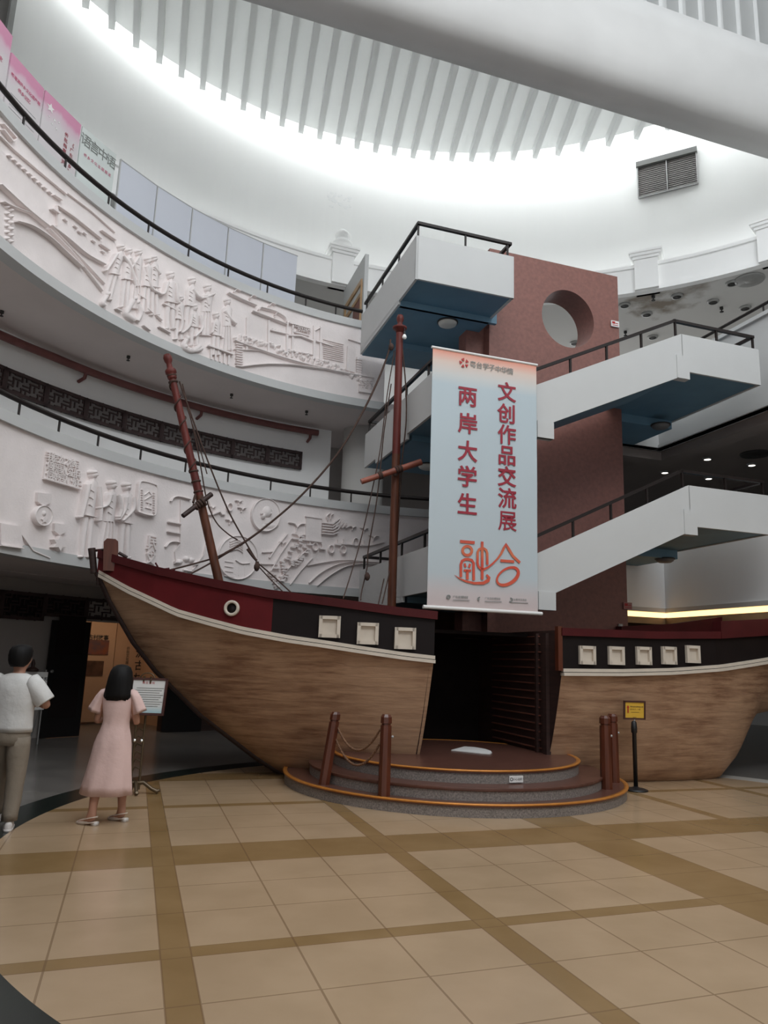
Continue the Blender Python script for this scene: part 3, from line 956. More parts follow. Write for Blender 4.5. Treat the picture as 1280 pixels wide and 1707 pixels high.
# warm light cove at the foot of the lower gallery edge
t = thing('light_cove', pq(WP, WQ, 2.6), 'glowing warm light strip along the foot of the grey gallery wall', 'light')
f = MB(); f.boxpq(WP - .02, WP + .2, -8, WQ - .02, 2.815, 2.915).boxpq(8.2, WP, WQ - .02, WQ + .1, 2.815, 2.915); f.build('led_strip', M['led'], t)
f = MB(); f.boxpq(WP - .10, WP + .2, -8, WQ - .10, 2.66, 2.80).boxpq(8.2, WP - .1, WQ - .10, WQ + .1, 2.66, 2.80); f.build('cove_trim', M['ledtrim'], t)
f = MB(); f.boxpq(WP - .03, WP + .2, -8, WQ - .03, 2.925, 3.02).boxpq(8.2, WP, WQ - .03, WQ + .1, 2.925, 3.02); f.build('upper_lip', M['grey_wall'], t)
# ceiling downlights
def downlight(px, py, z, label, group, lit, r=.11):
    P = at_z(px, py, z)
    t = thing('downlight', P, label, 'ceiling light', group)
    MB().lathe(P - Z * .03, [(r * .8, 0), (r, 0), (r * 1.15, .03), (r * 1.15, .05), (r * .8, .05), (r * .8, 0)], 16).build('trim_ring', M['metalgrey'], t)
    MB().lathe(P - Z * .018, [(0, 0), (r * .78, 0), (r * .78, .03), (0, .03)], 16).build('lens', M['lit'] if lit else M['blackhole'], t)
dark_names = ['left of the brown water stain', 'below the brown water stain', 'under the right end of the brown water stain', 'above the lower gallery handrail', 'nearest the ledge at the right edge', 'low beside the right edge above the handrail', 'just over the stair landing handrail', 'upper left one seen through the round hole', 'upper right one seen through the round hole', 'lower one seen through the round hole']
for (px, py), l in zip(((1041, 509), (1078, 524), (1128.5, 494), (1188.5, 503), (1220, 472.5), (1242, 513.5), (1088, 562), (958, 520), (971, 540), (958, 572)), dark_names):
    downlight(px, py, 11.0, 'unlit downlight in the stained upper ceiling, ' + l, 'unlit downlights in the upper ceiling', False, .13)
for (px, py), l in zip(((1108, 787), (1179, 764.5), (1253, 774.5), (1181, 797)), ('nearest the stone stair wall', 'topmost of the four', 'rightmost of the four', 'just above the stair handrail')):
    downlight(px, py, 6.73, 'small lit downlight in the dark gallery ceiling, ' + l, 'lit downlights under the upper gallery', True, .10)
for (px, py), l in zip(((1004, 1045), (1088, 1051), (1116, 1051), (1125, 1047)), ('left of the stair wall corner', 'brightest, below the light cove corner', 'small left one of a pair', 'small right one of a pair')):
    downlight(px, py, 2.98, 'small lit downlight low under the glowing light cove, ' + l, 'lit downlights under the lower gallery', True, .07 if l.startswith('small') else .09)
for px, py, z, l in ((1249.5, 466.5, 11.0, 'round grey air vent in the stained upper ceiling'), (1259, 757, 6.73, 'round dark air vent in the dark gallery ceiling')):
    P = at_z(px, py, z)
    t = thing('air_vent', P, l, 'vent')
    MB().lathe(P - Z * .05, [(0, .0), (.10, 0), (.12, .03), (.2, .01), (.23, .03), (.32, .02), (.34, .05), (.34, .06), (0, .06)], 24).build('rings', M['metalgrey'] if z > 8 else M['blackhole'], t)
for (px, py), l in zip(((940 + 560 / 3.765, 340 + 580 / 3.765), (940 + 988 / 3.765, 340 + 652 / 3.765), (940 + 385 / 3.765, 340 + 803 / 3.765)), ('beside the brown stain', 'right of the stain above the handrail', 'near the stone wall edge')):
    P = at_z(px, py, 11.0)
    t = MB(); t.lathe(P - Z * .12, [(0, 0), (.05, 0), (.05, .015), (.015, .02), (.015, .07), (.045, .075), (.045, .14)], 10)
    tag(t.build('sprinkler', M['blackhole']), 'tiny sprinkler in the stained upper ceiling ' + l, 'sprinkler', 'sprinklers in the upper ceiling')

# ================================================================= stair tower
# stone wall with a round moon hole
HC, HR = (7.78, 8.66), .61
cpq = [(6.0, 0.0), (9.0, 0.0), (9.0, 9.85), (6.0, 9.85)]
def core_wall():
    mb = MB()
    n = 48
    circ = [(HC[0] + HR * cos(2 * pi * i / n), HC[1] + HR * 1.03 * sin(2 * pi * i / n)) for i in range(n)]
    outer = []
    p0, p1, z0, z1 = 6.0, 9.0, 0.0, 9.85
    for i in range(n):
        a = 2 * pi * i / n
        dx, dz = cos(a), sin(a)
        tx = ((p1 if dx > 0 else p0) - HC[0]) / dx if abs(dx) > 1e-6 else 1e9
        tz = ((z1 if dz > 0 else z0) - HC[1]) / dz if abs(dz) > 1e-6 else 1e9
        t = min(tx, tz)
        outer.append((HC[0] + dx * t, HC[1] + dz * t))
    # corners: snap the nearest outer point to each corner
    for c in cpq:
        k = min(range(n), key=lambda i: (outer[i][0] - c[0]) ** 2 + (outer[i][1] - c[1]) ** 2)
        outer[k] = c
    for q in (12.2, 12.8):
        vs_ = [pq(a, q, b) for a, b in circ] + [pq(a, q, b) for a, b in outer]
        mb.add(vs_, [(i, (i + 1) % n, n + (i + 1) % n, n + i) for i in range(n)])
    vs_ = [pq(a, 12.2, b) for a, b in circ] + [pq(a, 12.8, b) for a, b in circ]
    mb.add(vs_, [(i, n + i, n + (i + 1) % n, (i + 1) % n) for i in range(n)], True)
    vs_ = [pq(a, 12.2, b) for a, b in outer] + [pq(a, 12.8, b) for a, b in outer]
    mb.add(vs_, [(i, (i + 1) % n, n + (i + 1) % n, n + i) for i in range(n)])
    return mb
struct(core_wall().build('wall_stair_stone', M['granite'], base=pq(7.5, 12.5)))
# lower return of the stone wall (left cheek)
struct(MB().boxpq(5.62, 6.0, 12.45, 12.8, 0, 9.85).build('wall_stair_stone_cheek', M['granite'], base=pq(5.8, 12.6)))

stair = thing('staircase', pq(6.5, 11.5, 0), 'white open stair with blue undersides folding up beside the stone wall', 'staircase')
def part(mb, name, m, parent=None):
    return mb.build(name, m, parent or stair)
TH = .045
QF = 10.05
def flight(zl, zr, zbl, zbr):
    """front flight and its two landings: zl / zr parapet tops left and right"""
    # left landing parapets
    b = MB()
    b.boxpq(4.03, 4.03 + TH, QF, 13.8, zbl + .02, zl)
    b.boxpq(4.03, 4.03 + TH, QF + 1.25, QF + 3.0, zbl - .07, zbl + .03)
    b.boxpq(4.03, 5.80, QF, QF + TH, zbl, zl)
    part(b, 'left_landing_parapet', M['white'])
    b = MB(); b.boxpq(4.07, 6.0, QF + .04, 13.78, zbl + .03, zbl + .2)
    b.boxpq(4.14, 6.0, QF + 1.3, QF + 2.9, zbl - .07, zbl + .1)
    part(b, 'left_landing_slab', M['blue'])
    # flight stringer: one outline in the front plane
    p0, p1 = 5.78, 8.72
    dz = (zr - zl)
    drop = .76
    pts = [(p0, zl), (p1, zr), (p1 + .02, zr), (p1 + .02, zbr - .16), (p1 - .12, zr - drop - .09), (p0 + .32, zl - drop + .17), (p0 + .32, zbl - .16), (p0, zbl - .16)]
    b = MB(); b.prism([pq(p, QF, z) for p, z in pts], E1 * TH)
    part(b, 'flight_parapet', M['white'])
    b = MB()
    b.boxpq(p1 - .13, p1 + .13, QF - .02, QF + .12, zbr - .15, zbr + .28)
    part(b, 'beam_end', M['white'])
    b = MB()
    b.boxpq(p0 + .02, p0 + .32, QF - .02, QF + .12, zbl - .16, zbl + .12)
    part(b, 'beam_end', M['white'])
    b = MB(); b.prism([pq(p0 + .3, QF + .1, zl - drop + .20), pq(p1, QF + .1, zr - drop - .02), pq(p1, QF + .1, zr - drop + .16), pq(p0 + .3, QF + .1, zl - drop + .38)], E1 * 1.5)
    n = 8
    for i in range(n):
        pa = p0 + .3 + (p1 - p0 - .3) * i / n; pb = p0 + .3 + (p1 - p0 - .3) * (i + 1) / n
        za = zl - drop + .38 + (dz - .22) * (i + 1) / n
        b.boxpq(pa, pb, QF + .1, QF + 1.6, za - .18, za)
    part(b, 'flight_steps', M['blue'])
    # right landing
    b = MB()
    b.boxpq(p1, 10.46, QF, QF + TH, zbr, zr)
    b.boxpq(10.46 - TH, 10.46, QF, 13.7, zbr, zr)
    part(b, 'right_landing_parapet', M['white'])
    b = MB(); b.boxpq(p1 - .1, 10.42, QF + .04, 13.7, zbr + .02, zbr + .2)
    b.boxpq(p1 - .2, 10.40, QF + 2.35, 13.7, zbr - .16, zbr + .05)
    part(b, 'right_landing_slab', M['blue'])
    # back flight up to the next left landing
    b = MB(); b.prism([pq(6.0, 12.85, zr + .55), pq(p1, 12.85, zr - .62), pq(p1, 12.85, zr - .42), pq(6.0, 12.85, zr + .75)], E1 * 1.2)
    part(b, 'back_flight', M['blue'])
    # rails
    for name, pts, posts in (
        ('front_handrail', [(4.09, QF + .05, zl + .26), (5.75, QF + .05, zl + .26), (p1 - .1, QF + .05, zr + .25), (10.38, QF + .05, zr + .25), (10.38, QF + 1.5, zr + .25)], [(p1 - .08, QF + .05, zr), (9.55, QF + .05, zr), (10.38, QF + .05, zr)] + [(5.75 + (p1 - 5.85) * k / 4, QF + .05, zl + dz * k / 4) for k in range(1, 4)] + [(5.75, QF + .05, zl)]),
        ('side_handrail', [(4.9, 13.72, zl + .26), (4.09, 13.72, zl + .26), (4.09, QF + .05, zl + .26)], [(4.09, 13.72, zl), (4.09, 12.7, zl), (4.09, 11.55, zl), (4.09, 10.5, zl)])):
        b = MB()
        for a, c in zip(pts[:-1], pts[1:]):
            v0, v1 = pq(*a), pq(*c)
            dv = (v1 - v0).normalized(); side = dv.cross(Z).normalized()
            b.box((v0 + v1) / 2, ((v1 - v0).length + .05, .06, .05), (dv, side, side.cross(dv)))
        r = part(b, name, M['rail'])
        for (p, q, z) in posts:
            b = MB(); b.boxpq(p - .017, p + .017, q - .017, q + .017, z - .03, z + .26)
            part(b, 'post', M['rail'], r)
flight(6.15, 7.57, 5.43, 6.87)
flight(3.38, 4.79, 2.68, 4.08)

# top landing box
b = MB()
b.boxpq(4.03, 4.03 + TH, 11.1, 14.45, 8.21, 9.05)
b.boxpq(4.03, 4.03 + TH, 11.98, 14.45, 8.15, 8.25)
b.boxpq(4.03, 5.95, 11.1, 11.1 + TH, 8.22, 9.05)
b.boxpq(5.95 - TH, 5.95, 11.1, 12.2, 8.22, 9.05)
part(b, 'top_landing_parapet', M['white'])
b = MB()
b.boxpq(4.07, 5.91, 11.14, 12.2, 8.24, 8.42)
b.boxpq(4.07, 5.9, 12.0, 14.45, 8.13, 8.3)
b.boxpq(4.6, 5.9, 13.5, 14.45, 8.02, 8.2)
b.boxpq(4.07, 6.05, 11.98, 12.06, 8.13, 8.40)
part(b, 'top_landing_slab', M['blue'])
r = None
b = MB()
tp = [(4.09, 14.4, 9.33), (4.09, 11.16, 9.33), (5.9, 11.16, 9.33), (5.9, 11.6, 9.33)]
for a, c in zip(tp[:-1], tp[1:]):
    v0, v1 = pq(*a), pq(*c)
    dv = (v1 - v0).normalized(); side = dv.cross(Z).normalized()
    b.box((v0 + v1) / 2, ((v1 - v0).length + .05, .06, .05), (dv, side, side.cross(dv)))
r = part(b, 'top_handrail', M['rail'])
for p, q in ((4.09, 14.3), (4.09, 13.2), (4.09, 12.2), (4.09, 11.18), (5.0, 11.16), (5.85, 11.16)):
    b = MB(); b.boxpq(p - .015, p + .015, q - .015, q + .015, 9.02, 9.33); part(b, 'post', M['rail'], r)
# round lamps on the undersides
def round_lamp(px, py, z, label, m):
    P = at_z(px, py, z)
    t = thing('ceiling_lamp', P, label, 'lamp', 'round lamps under the stair landings')
    MB().lathe(P - Z * .09, [(0, 0), (.12, .005), (.165, .03), (.18, .06), (.18, .075)], 24).build('glass', m, t)
    MB().lathe(P - Z * .02, [(0, 0), (.2, 0), (.2, .025), (0, .025)], 24).build('mounting_ring', M['blackhole'], t)
round_lamp(746, 537, 8.12, 'round pale lamp under the topmost stair landing', M['lamp'])
round_lamp(1101, 708, 6.72, 'round dim lamp under the upper right stair landing', M['shutter'])  # darker grey glass stands in for the shade under this landing
round_lamp(1108, 931, 3.93, 'round dark lamp under the lower right stair landing', M['shutter'])
round_lamp(713, 775, 5.36, 'round lamp beneath the left landing, beside the mainmast yard', M['lamp'])
# small notice plates on the stone wall
for (px, py), l in zip(((1025, 540), (1046, 1010)), ('small white notice plate near the moon hole on the stone stair wall', 'small pale red notice plate low on the stone stair wall')):
    P = at_q(px, py, 12.17)
    t = thing('notice_plate', P, l, 'notice plate')
    MB().box(P, (.19, .02, .13), (E2, E1, Z)).build('plate', M['paper'] if py < 700 else mat('faded_red_plate', (.36, .16, .14), .5), t)
    c = MB(); c.box(P - E1 * .013 + Z * .02 - E2 * .04, (.07, .005, .05), (E2, E1, Z)); c.box(P - E1 * .013 + E2 * .035 + Z * .01, (.06, .005, .015), (E2, E1, Z)); c.box(P - E1 * .013 - Z * .035, (.14, .005, .012), (E2, E1, Z))
    c.build('print', M['signred'], t)
sw = at_q(1034, 1044, 12.17)
t = thing('light_switch', sw, 'small square light switch low on the stone stair wall', 'switch')
MB().box(sw, (.09, .03, .09), (E2, E1, Z)).build('plate', M['metalgrey'], t)
MB().box(sw - E1 * .02, (.04, .015, .06), (E2, E1, Z)).build('rocker', M['boardedge'], t)

# ================================================================= banner
QB = 9.93
bp0, bp1, bz0, bz1 = 3.925, 5.725, 2.44, 6.44
ban = thing('hanging_banner', pq((bp0 + bp1) / 2, QB, bz0), 'tall white exhibition banner with red vertical characters hanging before the stair', 'banner')
rows = []
for j in range(25):
    z = bz0 + (bz1 - bz0) * j / 24
    row = []
    for i in range(13):
        p = bp0 + (bp1 - bp0) * i / 12
        w = .0022 * sin(i * 1.1 + j * .25) + .0022 * sin(i * .5 - j * .6)
        row.append(pq(p, QB + w, z))
    rows.append(row)
b = MB().grid(rows)
b.grid([[v + E1 * .006 for v in r] for r in reversed(rows)])
b.build('cloth', M['bannercloth'], ban, fix=False)
MB().tube([pq(bp0 - .02, QB, bz1), pq(bp1 + .02, QB, bz1)], .022, 8).build('top_rod', M['paper'], ban)
MB().tube([pq(bp0 - .06, QB, bz0 + .01), pq(bp1 + .07, QB, bz0 + .01)], .028, 8).build('bottom_rod', M['paper'], ban)
b = MB()
for p in (4.2, 5.5):
    b.tube([pq(p, QB, bz1), pq(p, QF + .05, bz1 + .02)], .008, 5)
b.build('hanging_cord', M['rope'], ban)
QT = QB - .0115
def bpt(px, py):
    return at_q(px, py, QT)
c = MB()
for ch, (px, py) in zip('两岸大学生', ((779.5, 661), (780, 706.5), (779.5, 752.5), (779, 795), (779, 841))):
    put_char(c, ch, bpt(px, py), E2, Z, -E1, .345, .019, .98)
c.build('red_lettering', M['redink'], ban)
c = MB()
for ch, (px, py) in zip('文创作品交流展', ((845, 654), (844.5, 690), (845, 725), (845, 759.5), (845, 795), (845.5, 831), (846, 868.5))):
    put_char(c, ch, bpt(px, py), E2, Z, -E1, .335, .007 if ch == '展' else .018, .98)
c.build('red_lettering', M['redink'], ban)
c = MB()
for ch, (px, py) in zip('粤台学子中华情', ((788.5, 607.5), (799, 609), (810, 611), (820, 613), (830.5, 615.5), (840.5, 617), (850.5, 619))):
    put_char(c, ch, bpt(px, py), E2, Z, -E1, .115, .008)
c.build('grey_lettering', M['greyink'], ban)
c = MB()
o = bpt(773.5, 605)
for k in range(5):
    a = pi / 2 + k * 2 * pi / 5
    d1 = E2 * cos(a) + Z * sin(a); d2 = E2 * cos(a + .75) + Z * sin(a + .75)
    c.prism([o + d1 * .025, o + d1 * .085, o + d2 * .075], -E1 * .004)
c.build('star_emblem', M['signred'], ban)
# stylised pair of characters drawn as brush bands
def band(mb, pts, w, close=False):
    """flat band of given widths through picture points on the banner"""
    P = [bpt(*p) for p in pts]
    n = len(P)
    ws = w if isinstance(w, (list, tuple)) else [w] * n
    L, R_ = [], []
    for i in range(n):
        a = P[(i - 1) % n] if (close or i > 0) else P[i]
        d = P[(i + 1) % n] if (close or i < n - 1) else P[i]
        t = (d - a).normalized()
        nn = t.cross(E1).normalized()
        L.append(P[i] + nn * ws[i] / 2); R_.append(P[i] - nn * ws[i] / 2)
    vs_ = L + R_ + [v - E1 * .004 for v in L] + [v - E1 * .004 for v in R_]
    fs = []
    for i in range(n if close else n - 1):
        j = (i + 1) % n
        fs += [(i, j, n + j, n + i), (2 * n + i, 3 * n + i, 3 * n + j, 2 * n + j), (i, 2 * n + i, 2 * n + j, j), (n + i, n + j, 3 * n + j, 3 * n + i)]
    mb.add(vs_, fs)
def zc(x, y):
    return (740 + x / 8.533, 880 + y / 8.533)
c = MB()
W_ = .042
band(c, [zc(228, 192), zc(436, 210)], .045)
band(c, [zc(330 + 66 * cos(a), 325 + 64 * sin(a)) for a in [i * 2 * pi / 24 for i in range(24)]], W_, True)
band(c, [zc(240, 700), zc(240, 520), zc(258, 470), zc(300, 447), zc(345, 445), zc(395, 460), zc(420, 500), zc(422, 745)], W_)
band(c, [zc(292, 505), zc(306, 560)], .035)
band(c, [zc(372, 512), zc(355, 565)], .035)
band(c, [zc(280, 605), zc(385, 608)], .035)
band(c, [zc(332, 605), zc(332, 735)], W_)
band(c, [zc(543, 195), zc(543, 735)], W_)
band(c, [zc(616, 525), zc(614, 360), zc(600, 315), zc(570, 295), zc(535, 292), zc(500, 305), zc(478, 345), zc(476, 500), zc(490, 550), zc(520, 580), zc(560, 590), zc(620, 565), zc(690, 510), zc(760, 440), zc(810, 370), zc(850, 290), zc(880, 235), zc(920, 300), zc(980, 400), zc(1080, 495)], [.038] * 11 + [.03, .026, .026, .034, .04, .05, .045, .042, .04])
band(c, [zc(803, 465), zc(998, 480)], .042)
band(c, [zc(905 + 152 * cos(a) - 10 * sin(a), 688 + 118 * sin(a) - 45 * cos(a)) for a in [i * 2 * pi / 32 for i in range(32)]], [.042 + .012 * cos(i * 2 * pi / 32 - .6) for i in range(32)], True)
band(c, [zc(150, 670), zc(220, 720), zc(310, 760), zc(430, 787), zc(560, 785), zc(630, 745), zc(640, 710), zc(605, 665)], [.004, .018, .03, .036, .045, .055, .05, .03])
c.build('brush_logo', M['logo'], ban)
c = MB()
for x0, txt in ((757, '广东省博物馆'), (810, '广东华侨博物馆'), (854, '粤台青年交流会')):
    for i, ch in enumerate(txt):
        py = 995 + (x0 - 757) * .045 + i * .15
        put_char(c, ch, bpt(x0 + i * (4.2 if x0 == 757 else 3.7), py), E2, Z, -E1, .045 if x0 == 757 else .038, .003)
    band(c, [(x0 - 2, 1000 + (x0 - 757) * .045), (x0 + 26, 1001 + (x0 - 757) * .045)], .008)
band(c, [(747.5 + 2.6 * cos(a), 995 + 2.6 * sin(a)) for a in [i * 2 * pi / 12 for i in range(12)]], .018, True)
band(c, [(800 + 3 * cos(a), 998.5 + 3 * sin(a)) for a in [2 + i * .35 for i in range(9)]], [.01, .02, .025, .025, .025, .02, .02, .015, .008])
band(c, [(850.5 + 3 * cos(a), 1000 + 3 * sin(a)) for a in [-1.5 + i * .4 for i in range(10)]], .02)
c.build('sponsor_line', M['greyink'], ban)

# ================================================================= the ship
SO = Vector((-1.36, 11.35, 0))
def S(s, t, z=0.0):
    return SO + E2 * s + E1 * t + Z * z
def interp(tab, x):
    if x <= tab[0][0]: return tab[0][1]
    for (a, b), (c, d) in zip(tab[:-1], tab[1:]):
        if x <= c:
            return b + (d - b) * (x - a) / (c - a)
    return tab[-1][1]
BMT = [(-2.80, .06), (-2.6, .25), (-2.4, .42), (-2.06, .66), (-1.73, .83), (-1.31, 1.03), (-.89, 1.22), (-.31, 1.42), (.11, 1.55), (.65, 1.68), (1.2, 1.80), (1.6, 1.87), (2.5, 1.90), (3.5, 1.90), (4.5, 1.89), (5.4, 1.845), (6.4, 1.76), (7.2, 1.62), (8.0, 1.44), (9.5, 1.05)]
ZMT = [(-2.80, 2.79), (-2.39, 2.56), (-2.06, 2.41), (-1.73, 2.26), (-1.31, 2.15), (-.89, 2.05), (-.31, 1.96), (.11, 1.915), (.65, 1.85), (1.2, 1.79), (1.6, 1.76), (3.54, 1.65), (4.5, 1.67), (5.42, 1.71), (6.44, 1.79), (7.62, 1.94), (9.5, 2.3)]
ZGT = [(-2.85, 3.06), (-2.57, 2.96), (-2.03, 2.80), (-1.26, 2.64), (-.61, 2.53), (.08, 2.46), (.59, 2.41), (1.09, 2.36), (1.58, 2.33), (3.52, 2.21), (5.13, 2.23), (6.45, 2.29), (7.7, 2.40), (9.5, 2.7)]
ZBT = [(-2.80, 2.76), (-2.74, 2.66), (-2.58, 2.36), (-2.22, 1.82), (-1.88, 1.43), (-1.21, .83), (-.39, .25), (.02, 0), (6.9, 0), (7.3, .28), (7.72, .90), (7.9, 1.0), (8.3, 1.06), (9.2, 1.15)]
BBT = [(-2.8, .03), (.02, .04), (.3, .30), (.6, .55), (1, .83), (1.6, 1.05), (2.5, 1.2), (5, 1.23), (6, 1.22), (6.9, 1.08), (7.3, .98), (7.75, .92), (8.3, .85), (9.2, .7)]
bmf = lambda s: interp(BMT, s)
zmf = lambda s: interp(ZMT, s)
zgf = lambda s: interp(ZGT, s)
zbf = lambda s: min(interp(ZBT, s), zmf(s) - .02)
bbf = lambda s: interp(BBT, s)
def half(s, u):
    return bbf(s) + (bmf(s) - bbf(s)) * (u ** .58)
def far_lim(s):
    return 1.35 if s < 2.0 else .86
ship = thing('wooden_sailing_ship', S(2.5, 0, 0), 'large wooden sailing ship with dark red and black bulwarks filling the hall', 'ship')
def spart(mb, name, m, parent=None, fix=True):
    return mb.build(name, m, parent or ship, fix=fix)
def srange(a, b, n):
    return [a + (b - a) * i / n for i in range(n + 1)]
NU = 16
def hull(s0, s1, n, name):
    rows = []
    for s in srange(s0, s1, n):
        zb, zm = zbf(s), zmf(s)
        rows.append([S(s, -half(s, u), zb + (zm - zb) * u) for u in srange(0, 1, NU)])
    mb = MB().grid(rows)
    rows2 = []
    for s in srange(s0, s1, n):
        zb, zm = zbf(s), zmf(s)
        rows2.append([S(s, min(half(s, u), far_lim(s)), zb + (zm - zb) * u) for u in srange(0, 1, NU)])
    mb.grid([list(reversed(r)) for r in rows2])
    # keel strip between the two sides
    mb.grid([[a[0], b[0]] for a, b in zip(rows, rows2)], False)
    return spart(mb, name, M['hull'], fix=False)
hull(-2.79, 1.6, 44, 'fore_hull')
hull(3.54, 9.2, 40, 'aft_hull')
# stem timber along the bow
b = MB(); b.tube([S(s - .02, 0, zbf(s)) for s in (-2.8, -2.74, -2.58, -2.4, -2.22, -1.88, -1.5, -1.21, -.8, -.39, 0.02)], .045, 8)
spart(b, 'stem_timber', M['timber'])
def strip(s0, s1, n, zf, h, proud, thick, name, m, sides=(-1, 1)):
    """moulding following the side at height zf(s)"""
    for sd in sides:
        mb = MB()
        rings = []
        for s in srange(s0, s1, n):
            t = bmf(s) if sd < 0 else min(bmf(s), far_lim(s))
            z = zf(s)
            a, c = t + proud, t + proud - thick
            rings.append([S(s, sd * a, z), S(s, sd * a, z + h), S(s, sd * c, z + h), S(s, sd * c, z)])
        mb.loft(rings, False)
        o_ = spart(mb, name, m)
    return o_
for s0, s1, nm in ((-2.80, 1.6, 'fore'), (3.54, 9.2, 'aft')):
    strip(s0, s1, 40, lambda s: zmf(s) - .045, .046, .035, .08, nm + '_upper_moulding', M['cream'], (-1,))
    strip(s0, s1, 40, lambda s: zmf(s) - .098, .044, .05, .10, nm + '_lower_moulding', M['cream'], (-1,))
    strip(s0, s1, 40, lambda s: zmf(s) - .054, .01, .02, .06, nm + '_moulding_groove', M['blackpaint'], (-1,))
def bulwark(s0, s1, n, name, m):
    for sd in (1, -1):
        mb = MB()
        rings = []
        for s in srange(s0, s1, n):
            t = bmf(s) if sd < 0 else min(bmf(s), far_lim(s))
            i = max(.01, t - .07)
            rings.append([S(s, sd * t, zmf(s) - .02), S(s, sd * t, zgf(s)), S(s, sd * i, zgf(s)), S(s, sd * i, zmf(s) - .02)])
        mb.loft(rings, False)
        o_ = spart(mb, name, m)
    return o_
bulwark(-2.82, -.52, 24, 'red_bow_bulwark', M['redpaint'])
bulwark(-.52, 1.6, 20, 'black_fore_bulwark', M['blackpaint'])
bulwark(3.54, 9.2, 40, 'black_aft_bulwark', M['blackpaint'])
strip(-2.84, 1.62, 44, lambda s: zgf(s) - .085, .11, .045, .17, 'fore_gunwale', M['gunwale'])
strip(3.52, 6.47, 30, lambda s: zgf(s) - .10, .11, .045, .17, 'aft_gunwale', M['gunwale'])
strip(6.45, 9.2, 24, lambda s: zgf(s) - .10, .27, .05, .18, 'raised_stern_gunwale', M['gunwale'])
# deck
for s0, s1, nm in ((-2.6, 1.58, 'fore_deck'), (3.56, 9.1, 'aft_deck')):
    rows = [[S(s, -bmf(s) + .05, zmf(s) + .12), S(s, min(bmf(s) - .05, far_lim(s) - .03), zmf(s) + .12)] for s in srange(s0, s1, 30)]
    b = MB(); b.grid(rows, False); b.grid([[v - Z * .05 for v in r] for r in reversed(rows)], False)
    spart(b, nm, M['timber'], fix=False)
# cut faces either side of the entrance, plank lined, and the dark cabin behind
for s, nm in ((1.6, 'fore_cut_wall'), (3.54, 'aft_cut_wall')):
    prof = [S(s, -half(s, u) + .01, zbf(s) + (zmf(s) - zbf(s)) * u) for u in srange(0, 1, 12)] + [S(s, -bmf(s) + .01, zgf(s) - .02)]
    prof += [S(s, .80, zgf(s) - .02), S(s, .80, 0)]
    sg = -1 if s < 2 else 1
    b = MB(); b.prism(prof, E2 * .05 * sg)
    w_ = spart(b, nm, M['timber'])
    if s > 2:
        b = MB()
        for k in range(15):
            z = .50 + k * .115
            b.box(S(s - .012, -.55 + .02 * (k % 3), z), (.03, 1.55, .018), (E2, E1, Z))
        spart(b, 'plank_ledge', mat('worn_red_timber', (.13, .045, .03), .5, .3), w_)
        b = MB()
        b.box(S(s - .02, -1.5, 1.2), (.07, .10, 1.9), (E2, E1, Z)); b.box(S(s - .03, -1.25, 1.2), (.05, .05, 1.9), (E2, E1, Z))
        spart(b, 'edge_post', M['timber'], w_)
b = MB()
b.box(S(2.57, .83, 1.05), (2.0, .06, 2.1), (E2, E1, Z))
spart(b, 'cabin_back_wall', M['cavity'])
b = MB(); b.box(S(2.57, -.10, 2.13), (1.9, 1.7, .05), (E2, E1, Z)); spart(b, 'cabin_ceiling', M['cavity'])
b = MB(); b.box(S(3.50, -1.88, 1.93), (.07, .09, .62), (E2, E1, Z)); spart(b, 'entrance_post', M['postwood'])
sw_ = at_q(840, 1132, 11.21 + .79)
t = thing('light_switch', sw_, 'small pale switch plate on the dark wall inside the ship doorway', 'switch')
MB().box(sw_, (.075, .02, .085), (E2, E1, Z)).build('plate', M['paper'], t)
MB().box(sw_ - E1 * .012, (.035, .01, .05), (E2, E1, Z)).build('rocker', M['boardedge'], t)
# framed square windows
def ship_window(s, z, w, h):
    t = bmf(s)
    ds = .05
    d = (S(s + ds, -bmf(s + ds)) - S(s - ds, -bmf(s - ds))).normalized()
    n = d.cross(Z).normalized()
    c = S(s, -t, z) + n * .012
    f = MB()
    fw = .045
    for a in (-.5, .5):
        f.box(c + d * a * (w - fw), (fw, .07, h), (d, n, Z))
        f.box(c + Z * a * (h - fw), (w - fw * .5, .07, fw), (d, n, Z))
    fr = spart(f, 'window_frame', M['cream'])
    f = MB(); f.box(c - n * .018, (w - fw, .02, h - fw), (d, n, Z)); spart(f, 'window_panel', M['cream'], fr)
for px, py in ((548.5, 1044.8), (613, 1056.6), (675, 1064.6)):
    pass
for s, z in ((.215, 2.09), (.71, 2.02), (1.20, 1.975)):
    ship_window(s, z, .285, .285)
for s, z in ((3.94, 1.85), (4.43, 1.86), (4.92, 1.875), (5.39, 1.895), (5.86, 1.93)):
    ship_window(s, z, .265, .262)
# round eye
s, z = -1.03, 2.29
d = (S(s + .05, -bmf(s + .05)) - S(s - .05, -bmf(s - .05))).normalized(); n = d.cross(Z).normalized()
b = MB(); b.lathe(S(s, -bmf(s), z) - n * .01, [(.066, 0), (.105, 0), (.105, .045), (.095, .055), (.076, .055), (.066, .045), (.066, 0)], 28, n)
e = spart(b, 'eye_ring', M['cream'])
b = MB(); b.lathe(S(s, -bmf(s), z) - n * .02, [(0, 0), (.068, 0), (.068, .035), (0, .04)], 24, n); spart(b, 'eye_pupil', M['blackpaint'], e)
